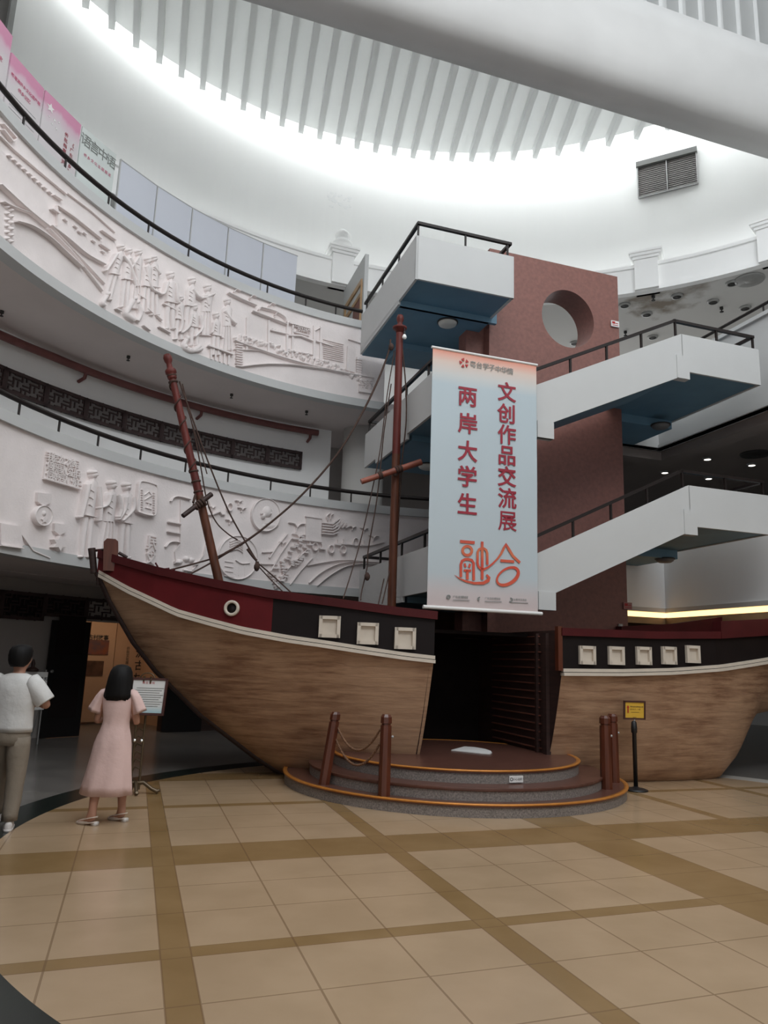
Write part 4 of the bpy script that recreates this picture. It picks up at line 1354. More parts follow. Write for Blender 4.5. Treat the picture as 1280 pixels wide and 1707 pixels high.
# bow fittings
b = MB()
P0, P1 = at_q(187, 928, 11.21 - .25), at_q(186, 898, 11.21 - .25)
b.prism([P0 - E2 * .10 - Z * .2, P0 + E2 * .10 - Z * .2, P1 + E2 * .09 - Z * .03, P1 + E2 * .05, P1 - E2 * .06, P1 - E2 * .10 - Z * .05], E1 * .2)
spart(b, 'bow_bitt', M['postwood'])
b = MB(); b.tube([P0 + E2 * .08 + Z * .06 - E1 * .02, P0 + E2 * .2 - Z * .0 - E1 * .02], .022, 8); spart(b, 'bitt_pin', M['timber'])
b = MB(); b.tube([S(-2.86, 0, 2.75), S(-2.9, 0, 2.95), S(-2.93, 0, 3.10)], [.05, .05, .055], 8); b.tube([S(-2.90, 0, 3.07), P0 + Z * .12 + E1 * .1], .02, 6)
spart(b, 'stem_head', M['timber'])
b = MB()
for (x0, y0, x1, y1, r) in ((263, 955, 283, 952, .05), (259, 938, 264, 947, .012), (283, 953, 292, 949, .012)):
    b.tube([at_q(x0, y0, 11.21 - .55), at_q(x1, y1, 11.21 - .55)], r, 8)
spart(b, 'deck_cleat', M['gunwale'])
b = MB(); b.tube([at_q(163, 950, 11.2), at_q(164, 975, 11.2)], .03, 6); spart(b, 'bow_fender', M['timber'])
# masts
QM = 11.21
fb, ft = S(-.92, 0, 2.1), S(-2.085, 0, 5.90)
b = MB(); b.tube([fb.lerp(ft, .5), ft], [.062, .052], 14)
fm = spart(b, 'fore_mast', M['mast'])
b = MB(); b.tube([fb, fb.lerp(ft, .505)], [.068, .0625], 14); spart(b, 'fore_mast_foot', M['mastbrown'])
ax = (ft - fb).normalized()
b = MB(); b.lathe(ft - ax * .02, [(.055, -.10), (.07, -.08), (.07, -.05), (.052, -.03), (.085, .0), (.085, .05), (.045, .09), (.04, .16), (.06, .20), (.068, .25), (.05, .305), (0, .32)], 16, ax); spart(b, 'mast_finial', M['mast'], fm)
mb0, mb1 = S(1.615, 0, 1.85), S(1.60, 0, 7.30)
b = MB(); b.tube([mb0.lerp(mb1, .58), mb1], [.069, .062], 14)
mm = spart(b, 'main_mast', M['mast'])
b = MB(); b.tube([mb0, mb0.lerp(mb1, .585)], [.072, .0695], 14); spart(b, 'main_mast_foot', M['mastbrown'])
b = MB(); b.lathe(mb1, [(.062, -.1), (.075, -.04), (.12, -.02), (.125, .01), (.06, .03), (.045, .07), (.042, .1), (.06, .14), (.062, .19), (.045, .235), (0, .25)], 16); spart(b, 'mast_finial', M['mast'], mm)
# yards
b = MB(); b.tube([at_q(305, 860, QM - .30), at_q(352, 824, QM - .02)], [.035, .04], 12)
fy = spart(b, 'fore_yard', M['timber'])
b = MB()
for k in range(4):
    c = at_q(326 + 4 * k, 845 - 3 * k, QM - .16)
    b.lathe(c - (at_q(352, 824, QM) - at_q(305, 860, QM)).normalized() * .02, [(.045, 0), (.06, .01), (.06, .03), (.045, .04)], 10, (at_q(352, 824, QM) - at_q(305, 860, QM)).normalized())
b.tube([at_q(327, 820, QM), at_q(322, 838, QM - .1)], .02, 6); b.tube([at_q(333, 822, QM), at_q(343, 842, QM - .1)], .025, 6)
spart(b, 'yard_lashing', M['rope'], fy)
b = MB(); y0, y1 = at_q(602, 803, QM - .10), at_q(702, 770, QM - .20); b.tube([y0, y1], [.045, .054], 14)
my = spart(b, 'main_yard', M['yard'])
b = MB(); dy = (y1 - y0).normalized()
for f_ in (.28, .31, .56, .60, .64):
    b.lathe(y0.lerp(y1, f_), [(.05, 0), (.066, .01), (.066, .03), (.05, .04)], 10, dy)
b.lathe(at_q(658, 790, QM - .12), [(0, 0), (.05, .01), (.05, .04), (0, .05)], 10, -E1)
spart(b, 'yard_lashing', M['rope'], my)
# rope turns round the foremast
b = MB()
for f_ in (.985, .96, .56, .52, .60):
    c = fb.lerp(ft, f_)
    b.lathe(c - ax * .02, [(.05, 0), (.075, .01), (.075, .03), (.05, .04)], 12, ax)
pts = []
for i in range(90):
    f_ = .6 + .36 * i / 89
    c = fb.lerp(ft, f_); a = i / 89 * 4.2 * 2 * pi
    uu = ax.cross(E1).normalized(); ww = ax.cross(uu)
    pts.append(c + (uu * cos(a) + ww * sin(a)) * .066)
b.tube(pts, .012, 5)
spart(b, 'rope_turns', M['rope'], fm)
# rigging ropes
def rope(pts, r=.012, sag=0, q=QM):
    P = [at_q(x, y, q + (0 if len(e) == 0 else e[0])) for x, y, *e in pts]
    n = len(P)
    out = []
    for i in range(n - 1):
        for k in range(6):
            t = k / 6
            p_1 = P[max(i - 1, 0)]; p0, p1 = P[i], P[i + 1]; p2 = P[min(i + 2, n - 1)]
            out.append(.5 * ((2 * p0) + (p1 - p_1) * t + (2 * p_1 - 5 * p0 + 4 * p1 - p2) * t * t + (3 * p0 - p_1 - 3 * p1 + p2) * t ** 3))
    out.append(P[-1])
    b = MB(); b.tube(out, r, 6)
    return spart(b, 'rigging_rope', M['rope'])
rope([(651, 566), (648, 585), (632, 630), (603, 690), (560, 760), (500, 828), (440, 880), (400, 908), (375, 922)], .016)
rope([(648, 585), (630, 632), (602, 690), (560, 761), (500, 829), (440, 881), (400, 910)], .010)
rope([(400, 908), (365, 927), (330, 938), (284, 950, -.4)], .014)
rope([(400, 909), (375, 924), (345, 942), (311, 960, -.6)], .014)
rope([(299, 636), (318, 690), (347, 770), (380, 850), (410, 905), (428, 935)], .013)
rope([(304, 640), (322, 715), (334, 775), (345, 835), (360, 870), (380, 890), (396, 900)], .011)
rope([(312, 680), (331, 740), (345, 790)], .009)
rope([(428, 935), (420, 926), (412, 915)], .02)
rope([(429, 938), (455, 960), (480, 983, -.5), (490, 992, -.7)], .011)
rope([(430, 943), (450, 965), (470, 985, -.5)], .009)
rope([(429, 936), (427, 945), (428, 951)], .028)
rope([(668, 556), (676, 640), (677, 700), (671, 760), (668, 800), (662, 900), (655, 1000)], .013)
rope([(657, 585), (655, 600), (645, 660), (635, 740), (625, 795), (600, 905), (572, 998, -.8)], .010)
rope([(652, 640), (640, 720), (634, 780), (627, 840), (614, 915), (612, 945), (603, 985), (601, 1000, -.7)], .011)
rope([(640, 965), (630, 1010, -.6)], .010)
rope([(650, 950), (637, 1006, -.5)], .010)
rope([(669, 790), (660, 900), (650, 985)], .008)
# pulley blocks
for x, y in ((652, 578), (428, 945), (612, 961)):
    b = MB()
    c = at_q(x, y, QM - .02)
    b.lathe(c - Z * .07, [(0, 0), (.025, .01), (.045, .05), (.045, .09), (.02, .13), (0, .14)], 10)
    spart(b, 'pulley_block', M['rope'])
# bulb hanging at the top of the mainmast
c = at_q(674, 561, QM - .12)
t = thing('light_bulb', c, 'white light bulb hanging at the top of the mainmast', 'light bulb')
b = MB(); b.lathe(c - Z * .05, [(0, 0), (.03, .01), (.04, .035), (.034, .06), (.018, .09), (0, .09)], 14); b.build('glass', M['bulb'], t)
b = MB(); b.lathe(c + Z * .038, [(0, 0), (.02, 0), (.02, .035), (.008, .05), (.006, .12), (0, .12)], 10); b.build('socket', M['blackmetal'], t)

# ================================================================= stepped platform
PC = Vector((1.1, 11.05, 0))
plat = thing('stepped_platform', PC, 'round three step entrance platform with orange edges before the ship doorway', 'platform')
for r, z0, z1, nos, cy_ in ((2.39, 0, .145, True, 11.05), (2.03, .145, .29, False, 10.86), (1.72, .29, .44, True, 10.85)):
    PS = Vector((1.1, cy_, 0))
    b = MB(); b.lathe(PS + Z * z0, [(0, 0), (r - .02, 0), (r - .02, z1 - z0 - .035), (0, z1 - z0 - .035)], 96, smooth=False)
    st_ = b.build('step_riser', M['stone'], plat)
    b = MB(); b.lathe(PS + Z * (z1 - .035), [(0, 0), (r - .004, 0), (r, .012), (r, .030), (r - .01, .035), (0, .035)], 96, smooth=False)
    b.build('step_tread', M['tread'], st_)
    if nos:
        b = MB(); b.lathe(PS + Z * (z1 - .016), [(r - .05, .015), (r - .05, .021), (r + .004, .021), (r + .008, .012), (r + .004, 0), (r - .01, 0)], 96)
        b.build('step_nosing', M['nosing'], st_)
# little notice on the riser
P = at_z(838, 1294, .33)
PS = Vector((1.1, 10.85, 0))
dirv = (P - PS); dirv.z = 0; dirv.normalize()
c = PS + dirv * 1.712 + Z * .345
uxx = Vector((-dirv.y, dirv.x, 0))
t = thing('step_notice', c, 'small white notice plate on the front riser of the platform steps', 'notice plate')
MB().box(c, (.185, .02, .075), (uxx, dirv, Z)).build('plate', M['paper'], t)
b = MB()
put_line(b, '小心台阶', c - uxx * .03 + dirv * .012, uxx, Z, dirv, .033, .032, .0)
b.lathe(c - uxx * .065 + dirv * .009, [(.014, 0), (.02, 0), (.02, .004), (.014, .004), (.014, 0)], 16, dirv)
b.build('print', M['ink'], t)
# white floor leaf in the doorway
pts = [(752, 1251.5), (774, 1245.5), (790, 1246.5), (808, 1249.5), (818, 1253), (820, 1256), (817, 1257.5), (800, 1256.5)]
b = MB(); b.prism([at_z(x, y, .443) for x, y in pts], Z * .012)
t = b.build('floor_board', M['paper'], fix=True)
tag(t, 'flat white pointed board lying on the platform in the ship doorway', 'board')

# wooden posts with a sagging rope
def wood_post(base, top, label):
    t = thing('wooden_post', base, label, 'post', 'red wooden rope posts')
    ax_ = (top - base).normalized()
    w0, w1 = .062, .055
    h = (top - base).length
    rings = []
    for f_, w in ((0, .066), (.86, .060), (.865, .050), (.885, .050), (.89, .062), (.965, .060), (1.0, .042)):
        c = base + ax_ * h * f_
        ring = []
        for i in range(8):
            a = pi / 8 + i * pi / 4
            ring.append(c + Vector((cos(a), sin(a), 0)) * w * (1.16 if i % 2 else 1.06))
        rings.append(ring)
    b = MB(); b.loft(rings, False)
    b.build('shaft', M['postwood'], t)
    b = MB(); c = base + ax_ * h * .72
    b.lathe(c + Vector((.05, 0, 0)), [(0, 0), (.012, 0), (.012, .02), (.02, .03), (.012, .045), (0, .045)], 8, Vector((1, 0, 0)))
    b.build('hook', M['metalgrey'], t)
    return t
def edge_pt(x, y):
    P = at_z(x, y, .145); d = P - Vector((1.1, 10.86, 0)); d.z = 0
    r = max(d.length, 2.11)
    return Vector((1.1, 10.86, 0)) + d.normalized() * r + Z * .145
pa, pb_, pc_, pd = edge_pt(558, 1306), edge_pt(655, 1322), Vector((3.005, 10.06, .145)), Vector((3.29, 10.66, .145))
ta = Vector((pa.x + .11, pa.y, 1.02)); tb = Vector((pb_.x, pb_.y, at_y(658.5, 1191, pb_.y).z)); tc = Vector((pc_.x, pc_.y, at_y(1011, 1193, pc_.y).z)); td = Vector((pd.x, pd.y, at_y(1022.5, 1190, pd.y).z))
wood_post(pa, ta, 'leaning red wooden post on the left of the platform steps')
wood_post(pb_, tb, 'upright red wooden post at the front left of the platform steps')
wood_post(pc_, tc, 'nearer red wooden post of the pair on the right of the platform steps')
wood_post(pd, td, 'farther red wooden post of the pair on the right, by the yellow sign')
def sagging(a, c, sag, label):
    b = MB()
    pts = [a.lerp(c, i / 24) - Z * sag * 4 * (i / 24) * (1 - i / 24) for i in range(25)]
    b.tube(pts, .012, 7)
    for i in range(0, 25):
        d_ = (pts[min(i + 1, 24)] - pts[max(i - 1, 0)]).normalized()
        b.lathe(pts[i] - d_ * .012, [(.010, 0), (.016, .006), (.016, .018), (.010, .024)], 7, d_)
    o = b.build('barrier_rope', mat('tan_barrier_rope', (.17, .085, .045), .8, .2, 20))
    tag(o, label, 'rope', 'ropes between the left posts')
mida, midb = pa.lerp(ta, .78), pb_.lerp(tb, .80)
sagging(mida + Vector((.06, -.02, 0)), midb - Vector((.07, -.03, 0)), .25, 'upper sagging rope between the two left wooden posts')
mida, midb = pa.lerp(ta, .62), pb_.lerp(tb, .62)
sagging(mida + Vector((.06, -.02, 0)), midb - Vector((.07, -.03, 0)), .27, 'lower sagging rope between the two left wooden posts')
# corner link of a rope on the far left of the platform
# sign stand
P = at_z(1060, 1318, 0)
t = thing('sign_stand', P, 'black floor stand holding a framed yellow sign with a red arrow', 'sign stand')
b = MB(); b.lathe(P, [(0, 0), (.165, 0), (.165, .015), (.13, .03), (.05, .045), (.03, .06), (0, .06)], 28); b.build('base', M['blackmetal'], t)
b = MB(); b.lathe(P, [(.030, .03), (.030, .78), (.042, .79), (.042, .86), (.036, .93), (.02, .95), (0, .95)], 16); b.build('pole', M['blackmetal'], t)
fc = (at_y(1039, 1168, P.y) + at_y(1076, 1199.5, P.y)) / 2
tilt = Vector((0, -.10, 1)).normalized(); fx = Vector((1, .12, 0)).normalized(); fn = fx.cross(tilt)
if fn.y > 0: fn = -fn
fw_, fh_ = .325, .26
b = MB(); b.tube([P + Z * .93, fc - Z * .13], .01, 6); b.build('neck', M['metalgrey'], t)
b = MB()
for a in (-.5, .5):
    b.box(fc + fx * a * (fw_ - .02), (.022, .025, fh_), (fx, fn, tilt)); b.box(fc + tilt * a * (fh_ - .02), (fw_, .025, .022), (fx, fn, tilt))
b.box(fc - fn * .012, (fw_ - .01, .008, fh_ - .01), (fx, fn, tilt))
fr = b.build('sign_frame', M['frame'], t)
MB().box(fc - fn * .002, (fw_ - .03, .008, fh_ - .03), (fx, fn, tilt)).build('sign_sheet', M['yellow'], fr)
b = MB()
o_ = fc - fx * .10 + fn * .006 + tilt * .01
b.prism([o_ + tilt * .055, o_ + fx * .022 + tilt * .025, o_ + fx * .008 + tilt * .028, o_ + fx * .008 - tilt * .05, o_ - fx * .008 - tilt * .05, o_ - fx * .008 + tilt * .028, o_ - fx * .022 + tilt * .025], fn * .003)
b.build('red_arrow', M['signred'], fr)
b = MB()
put_line(b, '展览由此处乘电梯上楼', fc + fx * -.058 + tilt * .048 + fn * .006, fx, tilt, fn, .021, .0195, .001)
put_line(b, '请往右三、六楼', fc + fx * -.058 + tilt * .012 + fn * .006, fx, tilt, fn, .021, .0225, .001)
b.box(fc - tilt * .03 + fn * .004 + fx * .01, (.12, .003, .003), (fx, fn, tilt)); b.box(fc - tilt * .1 + fn * .004, (.05, .003, .004), (fx, fn, tilt))
b.build('sign_lettering', M['ink'], fr)

# ================================================================= plaster relief murals
RB = 7.75
def az(x, y):
    P = at_r(x, y, RB)
    return -RB * theta(P), P.z
def rmap(a, z, d):
    return polar(RB - d, -a / RB, z)
def jac(x, y):
    a0, z0 = az(x, y); a1, z1 = az(x + 1, y); a2, z2 = az(x, y + 1)
    return (a0, z0, a1 - a0, z1 - z0, a2 - a0, z2 - z0)
def rpt(x, y, d):
    a, z = az(x, y)
    return rmap(a, z, d)
def blob(mb, x, y, rx, ry, d, rot=0.0, n=14, m=4):
    a0, z0, ax_, zx, ay, zy = jac(x, y)
    rings = []
    for j in range(m + 1):
        f = 1 - j / m
        dd = d * sqrt(max(0, 1 - f * f)) - .004
        ring = []
        for i in range(n):
            t = 2 * pi * i / n
            u, v = rx * f * cos(t), ry * f * sin(t)
            dx, dy = u * cos(rot) - v * sin(rot), u * sin(rot) + v * cos(rot)
            ring.append(rmap(a0 + ax_ * dx + ay * dy, z0 + zx * dx + zy * dy, dd))
        rings.append(ring)
    mb.loft(rings[:-1] + [rings[-1]], True)
def limb(mb, pts, w, d):
    """rounded raised band through picture points; w = widths"""
    n = len(pts)
    ws = w if isinstance(w, (list, tuple)) else [w] * n
    prof = [(-1, -.05), (-.8, .6), (-.35, .95), (.35, .95), (.8, .6), (1, -.05)]
    rows = []
    for i, (x, y) in enumerate(pts):
        xa, ya = pts[max(i - 1, 0)]; xb, yb = pts[min(i + 1, n - 1)]
        l = sqrt((xb - xa) ** 2 + (yb - ya) ** 2) or 1
        nx, ny = -(yb - ya) / l, (xb - xa) / l
        rows.append([rpt(x + nx * ws[i] / 2 * c, y + ny * ws[i] / 2 * c, d * h) for c, h in prof])
    mb.grid(rows, True)
    for r in (rows[0], rows[-1]):
        mb.add(r, [tuple(range(len(r)))])
def line(mb, pts, w, d):
    """sharp raised fillet"""
    n = len(pts)
    rows = []
    for i, (x, y) in enumerate(pts):
        xa, ya = pts[max(i - 1, 0)]; xb, yb = pts[min(i + 1, n - 1)]
        l = sqrt((xb - xa) ** 2 + (yb - ya) ** 2) or 1
        nx, ny = -(yb - ya) / l, (xb - xa) / l
        rows.append([rpt(x + nx * w / 2 * c, y + ny * w / 2 * c, d * h) for c, h in ((-1, -.1), (-1, 1), (1, 1), (1, -.1))])
    mb.grid(rows, False)
    for r in (rows[0], rows[-1]):
        mb.add(r, [(0, 1, 2, 3)])
def plate(mb, pts, d):
    n = len(pts)
    top = [rpt(x, y, d) for x, y in pts]; bot = [rpt(x, y, -.01) for x, y in pts]
    mb.add(top + bot, [tuple(range(n))] + [(i, (i + 1) % n, n + (i + 1) % n, n + i) for i in range(n)])
def dense(pts, k=6):
    out = []
    for (x0, y0), (x1, y1) in zip(pts[:-1], pts[1:]):
        for i in range(k):
            out.append((x0 + (x1 - x0) * i / k, y0 + (y1 - y0) * i / k))
    return out + [pts[-1]]
def curve(pts, k=6):
    out = []
    n = len(pts)
    for i in range(n - 1):
        p = [Vector((*pts[max(i - 1, 0)], 0)), Vector((*pts[i], 0)), Vector((*pts[i + 1], 0)), Vector((*pts[min(i + 2, n - 1)], 0))]
        for j in range(k):
            t = j / k
            v = .5 * ((2 * p[1]) + (p[2] - p[0]) * t + (2 * p[0] - 5 * p[1] + 4 * p[2] - p[3]) * t * t + (3 * p[1] - p[0] - 3 * p[2] + p[3]) * t ** 3)
            out.append((v.x, v.y))
    return out + [pts[-1]]
def rtext(mb, text, x, y, x1, y1, size, bold=.01):
    n = len(text)
    for i, ch in enumerate(text):
        f = i / max(1, n - 1)
        a, z = az(x + (x1 - x) * f, y + (y1 - y) * f)
        put_char(mb, ch, None, None, None, None, size, bold, 1, lambda u, v, c, a=a, z=z: rmap(a + u, z + v, .062 if c > 0 else .0))
um = thing('relief_mural', polar(7.75, deg(140), 7.2), 'upper pale plaster relief with villagers, old houses and an arched bridge', 'relief')
lm = thing('relief_mural', polar(7.75, deg(135), 3.1), 'lower pale plaster relief with medals, suited men, medallions and steps', 'relief')
def rp(mb, name, root):
    return mb.build(name, M['relief'], root, fix=True)
def figure(root, hx, hy, r, fx, fy, arms=(), robe=False, lean=0, d=.085, bend=None):
    """standing relief figure: head centre, head radius, foot point, arm polylines"""
    mb = MB()
    blob(mb, hx, hy, r, r * 1.25, d * 1.15)
    blob(mb, hx - r * .15, hy - r * .65, r * 1.1, r * .75, d * 1.25)          # hair
    blob(mb, hx + r * .25 * (1 if lean >= 0 else -1), hy + r * .15, r * .28, r * .35, d * 1.45)  # nose and cheek
    H_ = sqrt((fx - hx) ** 2 + (fy - hy) ** 2)
    vx, vy = (fx - hx) / H_, (fy - hy) / H_
    L_ = H_
    sh = (hx + vx * r * 1.9, hy + vy * r * 1.9)
    if bend:
        sh = (sh[0] + bend, sh[1])
    hip = (hx + vx * L_ * .50 , hy + vy * L_ * .50)
    limb(mb, [(hx, hy + r * .8), sh], [r * 1.0, r * 1.3], d * .8)
    limb(mb, curve([(sh[0], sh[1] - r * .35), (sh[0] + (hip[0] - sh[0]) * .2, sh[1] + (hip[1] - sh[1]) * .2), (sh[0] + (hip[0] - sh[0]) * .6, sh[1] + (hip[1] - sh[1]) * .6), hip], 3), [r * 2.2, r * 3.0, r * 3.3, r * 3.4, r * 3.2, r * 3.0, r * 2.9, r * 2.9, r * 3.0, r * 3.0], d)
    if robe:
        limb(mb, [hip, ((hip[0] + fx) / 2, (hip[1] + fy) / 2), (fx, fy)], [r * 3.0, r * 3.6, r * 4.0], d * .75)
        for k in (-1, 0, 1):
            line(mb, [(hip[0] + k * r * .7, hip[1]), (fx + k * r * 1.2, fy - r * .3)], 1.0, d * .95)
    else:
        for k in (-1, 1):
            limb(mb, [(hip[0] + k * r * .6, hip[1] - r * .2), ((hip[0] + fx) / 2 + k * r * .75, (hip[1] + fy) / 2), (fx + k * r * .8, fy)], [r * 1.6, r * 1.4, r * 1.15], d * .75)
            blob(mb, fx + k * r * 1.0, fy, r * .95, r * .45, d * .8)
        line(mb, [(hip[0] - r * 1.5, hip[1] + r * .1 - r * .3), (hip[0] + r * 1.5, hip[1] + r * .1 + r * .3)], 1.2, d * 1.0)
    for arm in arms:
        limb(mb, curve(arm, 3), [r * 1.15 - r * .35 * i / (len(arm) * 3 - 3) for i in range((len(arm) - 1) * 3 + 1)], d * 1.3)
        blob(mb, arm[-1][0], arm[-1][1], r * .5, r * .5, d * 1.35)
    # coat creases
    for k in range(3):
        t = .25 + .22 * k
        cx, cy = sh[0] + (hip[0] - sh[0]) * t, sh[1] + (hip[1] - sh[1]) * t
        line(mb, [(cx - r * .9, cy - r * .2), (cx - r * .1, cy + r * .4)], .8, d * 1.08)
    return rp(mb, 'relief_figure', root)
# --- upper mural
for a in ((200, 415, 5.2, 176, 500, [[(190, 425), (180, 440), (172, 452)], [(200, 428), (213, 446), (222, 478)]]),
          (213, 421, 5.0, 205, 512, [[(212, 432), (222, 452), (226, 478)]]),
          (229, 423, 5.0, 222, 515, [[(225, 432), (214, 448)]]),
          (245, 436, 5.2, 240, 520, [[(240, 446), (247, 480), (262, 491)], [(252, 446), (262, 458)]]),
          (255, 433, 4.8, 256, 525, []),
          (283, 461, 6.0, 282, 548, [[(276, 472), (270, 490), (264, 492)], [(290, 474), (292, 500), (294, 506)]]),
          (319, 470, 6.0, 312, 552, [[(318, 484), (332, 499), (353, 492)]]),
          (345, 482, 6.2, 340, 560, [[(340, 494), (344, 510)]]),
          (299, 500, 5.0, 296, 566, [[(296, 512), (300, 540), (296, 554)]]),
          (322, 515, 5.8, 322, 576, [[(316, 526), (312, 545), (300, 556)], [(330, 528), (334, 548), (322, 562)]]),
          (378, 505, 5.2, 376, 585, [[(372, 520), (382, 534), (390, 541)]]),
          (359, 528, 5.0, 358, 592, [[(354, 540), (350, 556)]])):
    figure(um, a[0], a[1], a[2], a[3], a[4], a[5], robe=(a[0] in (229, 345, 378)))
# crouching people and folded robes at the bottom
for pts, w in ((((221, 500), (214, 510), (208, 524), (222, 534)), 11), (((226, 506), (232, 522), (226, 536)), 9), (((310, 566), (304, 578), (318, 586), (331, 578)), 10), (((306, 580), (322, 586), (334, 582)), 8), (((176, 492), (168, 505), (172, 510)), 8)):
    mb = MB(); limb(mb, curve(list(pts), 4), [w] * ((len(pts) - 1) * 4 + 1), .09); blob(mb, pts[0][0], pts[0][1] - 1, 4.6, 5.4, .11)
    rp(mb, 'relief_figure', um)
mb = MB()
for k in range(5):
    line(mb, [(350 + k * 7.5, 582 + k * 2.6), (350 + k * 7.2, 600 + k * 2.2)], 2.6, .05)
line(mb, [(344, 577), (386, 592)], 2.6, .09); line(mb, [(346, 556), (372, 565)], 1.4, .06)
rp(mb, 'relief_bench', um)
for pts in (((243, 515), (252, 523)), ((259, 527), (268, 535)), ((270, 507), (290, 518)), ((225, 490), (240, 500)), ((262, 545), (282, 556)), ((190, 515), (200, 520)), ((236, 543), (248, 552))):
    mb = MB(); line(mb, list(pts), 1.6, .07); rp(mb, 'relief_step', um)
# arched bridge on the left
mb = MB()
limb(mb, curve([(-6, 307), (0, 313), (24, 335), (48, 356), (76, 378)], 5), 3.4, .10)
limb(mb, curve([(80, 376), (110, 399), (140, 424), (172, 442)], 5), 3.0, .09)
limb(mb, curve([(0, 336), (18, 345), (45, 355)], 5), 2.6, .08)
limb(mb, curve([(22, 369), (48, 377), (80, 398), (108, 424), (132, 446)], 5), 3.0, .10)
limb(mb, curve([(78, 382), (100, 404), (124, 430), (168, 486)], 5), 2.4, .07)
limb(mb, curve([(84, 380), (112, 410), (140, 440), (172, 474)], 5), 2.0, .06)
rp(mb, 'relief_bridge', um)
mb = MB()
for k in range(12):
    x, y = 10 + (k % 2) * 7, 345 + k * 5.2
    blob(mb, x, y, 4.2, 3.6, .06, n=8, m=2)
rp(mb, 'relief_masonry_pier', um)
mb = MB()
for k in range(9):
    x, y = 11 + k * 8.4, 258 + k * 7.6
    line(mb, [(x, y), (x + 5.0, y + 4.4)], 3.0, .06)
line(mb, dense([(-4, 226), (20, 250), (60, 284), (108, 324)]), 1.6, .05)
line(mb, [(0, 206), (22, 230)], 1.6, .07); line(mb, [(0, 216), (16, 236), (22, 231)], 1.6, .07)
line(mb, [(86, 325), (100, 334)], 2.4, .07)
rp(mb, 'relief_eaves', um)
mb = MB()
line(mb, dense([(92, 343), (120, 362), (166, 399)]), 2.0, .07); line(mb, [(82, 348), (94, 356)], 2.6, .08); line(mb, [(92, 343), (93, 376)], 1.6, .05)
line(mb, dense([(110, 322), (150, 352), (190, 388)]), 1.2, .04); line(mb, [(166, 384), (190, 401)], 2.2, .07); line(mb, [(164, 407), (180, 418)], 2.2, .07)
for x, y in ((107, 367), (124, 378), (131, 387), (139, 389), (154, 402), (170, 420)):
    line(mb, [(x - 3, y - 2), (x + 3, y + 2)], 2.2, .05)
rp(mb, 'relief_long_house', um)
# street of houses on the right
mb = MB()
limb(mb, curve([(378, 489), (400, 500), (425, 511)], 5), [3, 3.6, 3.6, 3.6, 3.6, 3.4, 3.2, 3, 2.8, 2.6, 2.4], .10)
limb(mb, curve([(433, 514), (455, 520), (472, 530), (476, 538)], 4), 3.0, .10)
limb(mb, curve([(419, 520), (450, 532), (476, 542)], 5), 3.0, .10)
for x, y in ((393, 486), (420, 496), (452, 509), (435, 515), (462, 524)):
    limb(mb, curve([(x - 6, y + 3), (x - 1, y - 2), (x + 5, y + 1)], 4), 1.8, .09); limb(mb, [(x - 2, y), (x - 6, y + 6)], 1.4, .07)
rp(mb, 'relief_upturned_roofs', um)
mb = MB()
for x in (411, 447, 478, 487, 523, 534):
    line(mb, dense([(x, 530 + (x - 411) * .12), (x - 1, 585 + (x - 411) * .14)], 4), 3.0, .045)
line(mb, [(486, 541), (515, 549)], 1.8, .07); line(mb, [(487, 554), (514, 561)], 1.8, .06); line(mb, [(480, 539), (486, 541)], 3, .08)
line(mb, dense([(479, 560), (500, 561), (520, 569)], 3), 2.2, .07); line(mb, [(450, 551), (475, 557)], 2.0, .06)
for k in range(6):
    line(mb, [(452 + k * 5, 549 + k * 1.6), (454 + k * 5, 550 + k * 1.6)], 2, .06)
line(mb, [(526, 569), (554, 578)], 2.4, .06); line(mb, [(485, 586), (520, 592)], 1.4, .05); line(mb, dense([(580, 566), (602, 573)], 3), 1.6, .05)
for k in range(10):
    line(mb, [(538, 566 + k * 3.4), (572, 575 + k * 3.2)], .8, .03)
limb(mb, [(523, 553), (535, 546)], 2, .06)
plate(mb, [(578, 578), (592, 582), (590, 622), (576, 618)], .05); plate(mb, [(594, 596), (602, 598), (601, 628), (593, 626)], .04)
for k in range(7):
    line(mb, [(593, 600 + k * 4), (602, 602 + k * 4)], 1, .06)
rp(mb, 'relief_street_houses', um)
mb = MB(); rtext(mb, '广东华侨', 490, 548, 512, 553, .13, .0); rp(mb, 'relief_lettering', um)
mb = MB()
random.seed(3)
for k in range(95):
    f = k / 94
    x = 392 + 208 * f + random.uniform(-3, 3)
    y = 564 + 66 * f + random.uniform(-6, 5) - 5 * sin(pi * f)
    blob(mb, x, y, random.uniform(3, 5.5), random.uniform(2.2, 4.0), random.uniform(.05, .09), random.uniform(0, 2), 7, 2)
rp(mb, 'relief_foliage', um)
mb = MB()
limb(mb, curve([(389, 568), (400, 573), (440, 587), (490, 603), (560, 620), (622, 631)], 6), 3.0, .09)
limb(mb, curve([(402, 612), (440, 608), (485, 609), (530, 615), (575, 621)], 6), 2.4, .08)
limb(mb, [(388, 583), (404, 584), (436, 585)], 1.8, .06)
rp(mb, 'relief_stone_bridge', um)
mb = MB()
for k in range(10):
    line(mb, [(391 + (k % 2), 574 + k * 4), (403, 576 + k * 4)], 1.6, .06)
plate(mb, [(598, 628), (620, 632), (618, 656), (597, 652)], .03); line(mb, [(597, 653), (620, 657)], 2.0, .07)
rtext(mb, '华侨', 604, 640, 613, 642, .22, .0)
rp(mb, 'relief_pier_and_plaque', um)
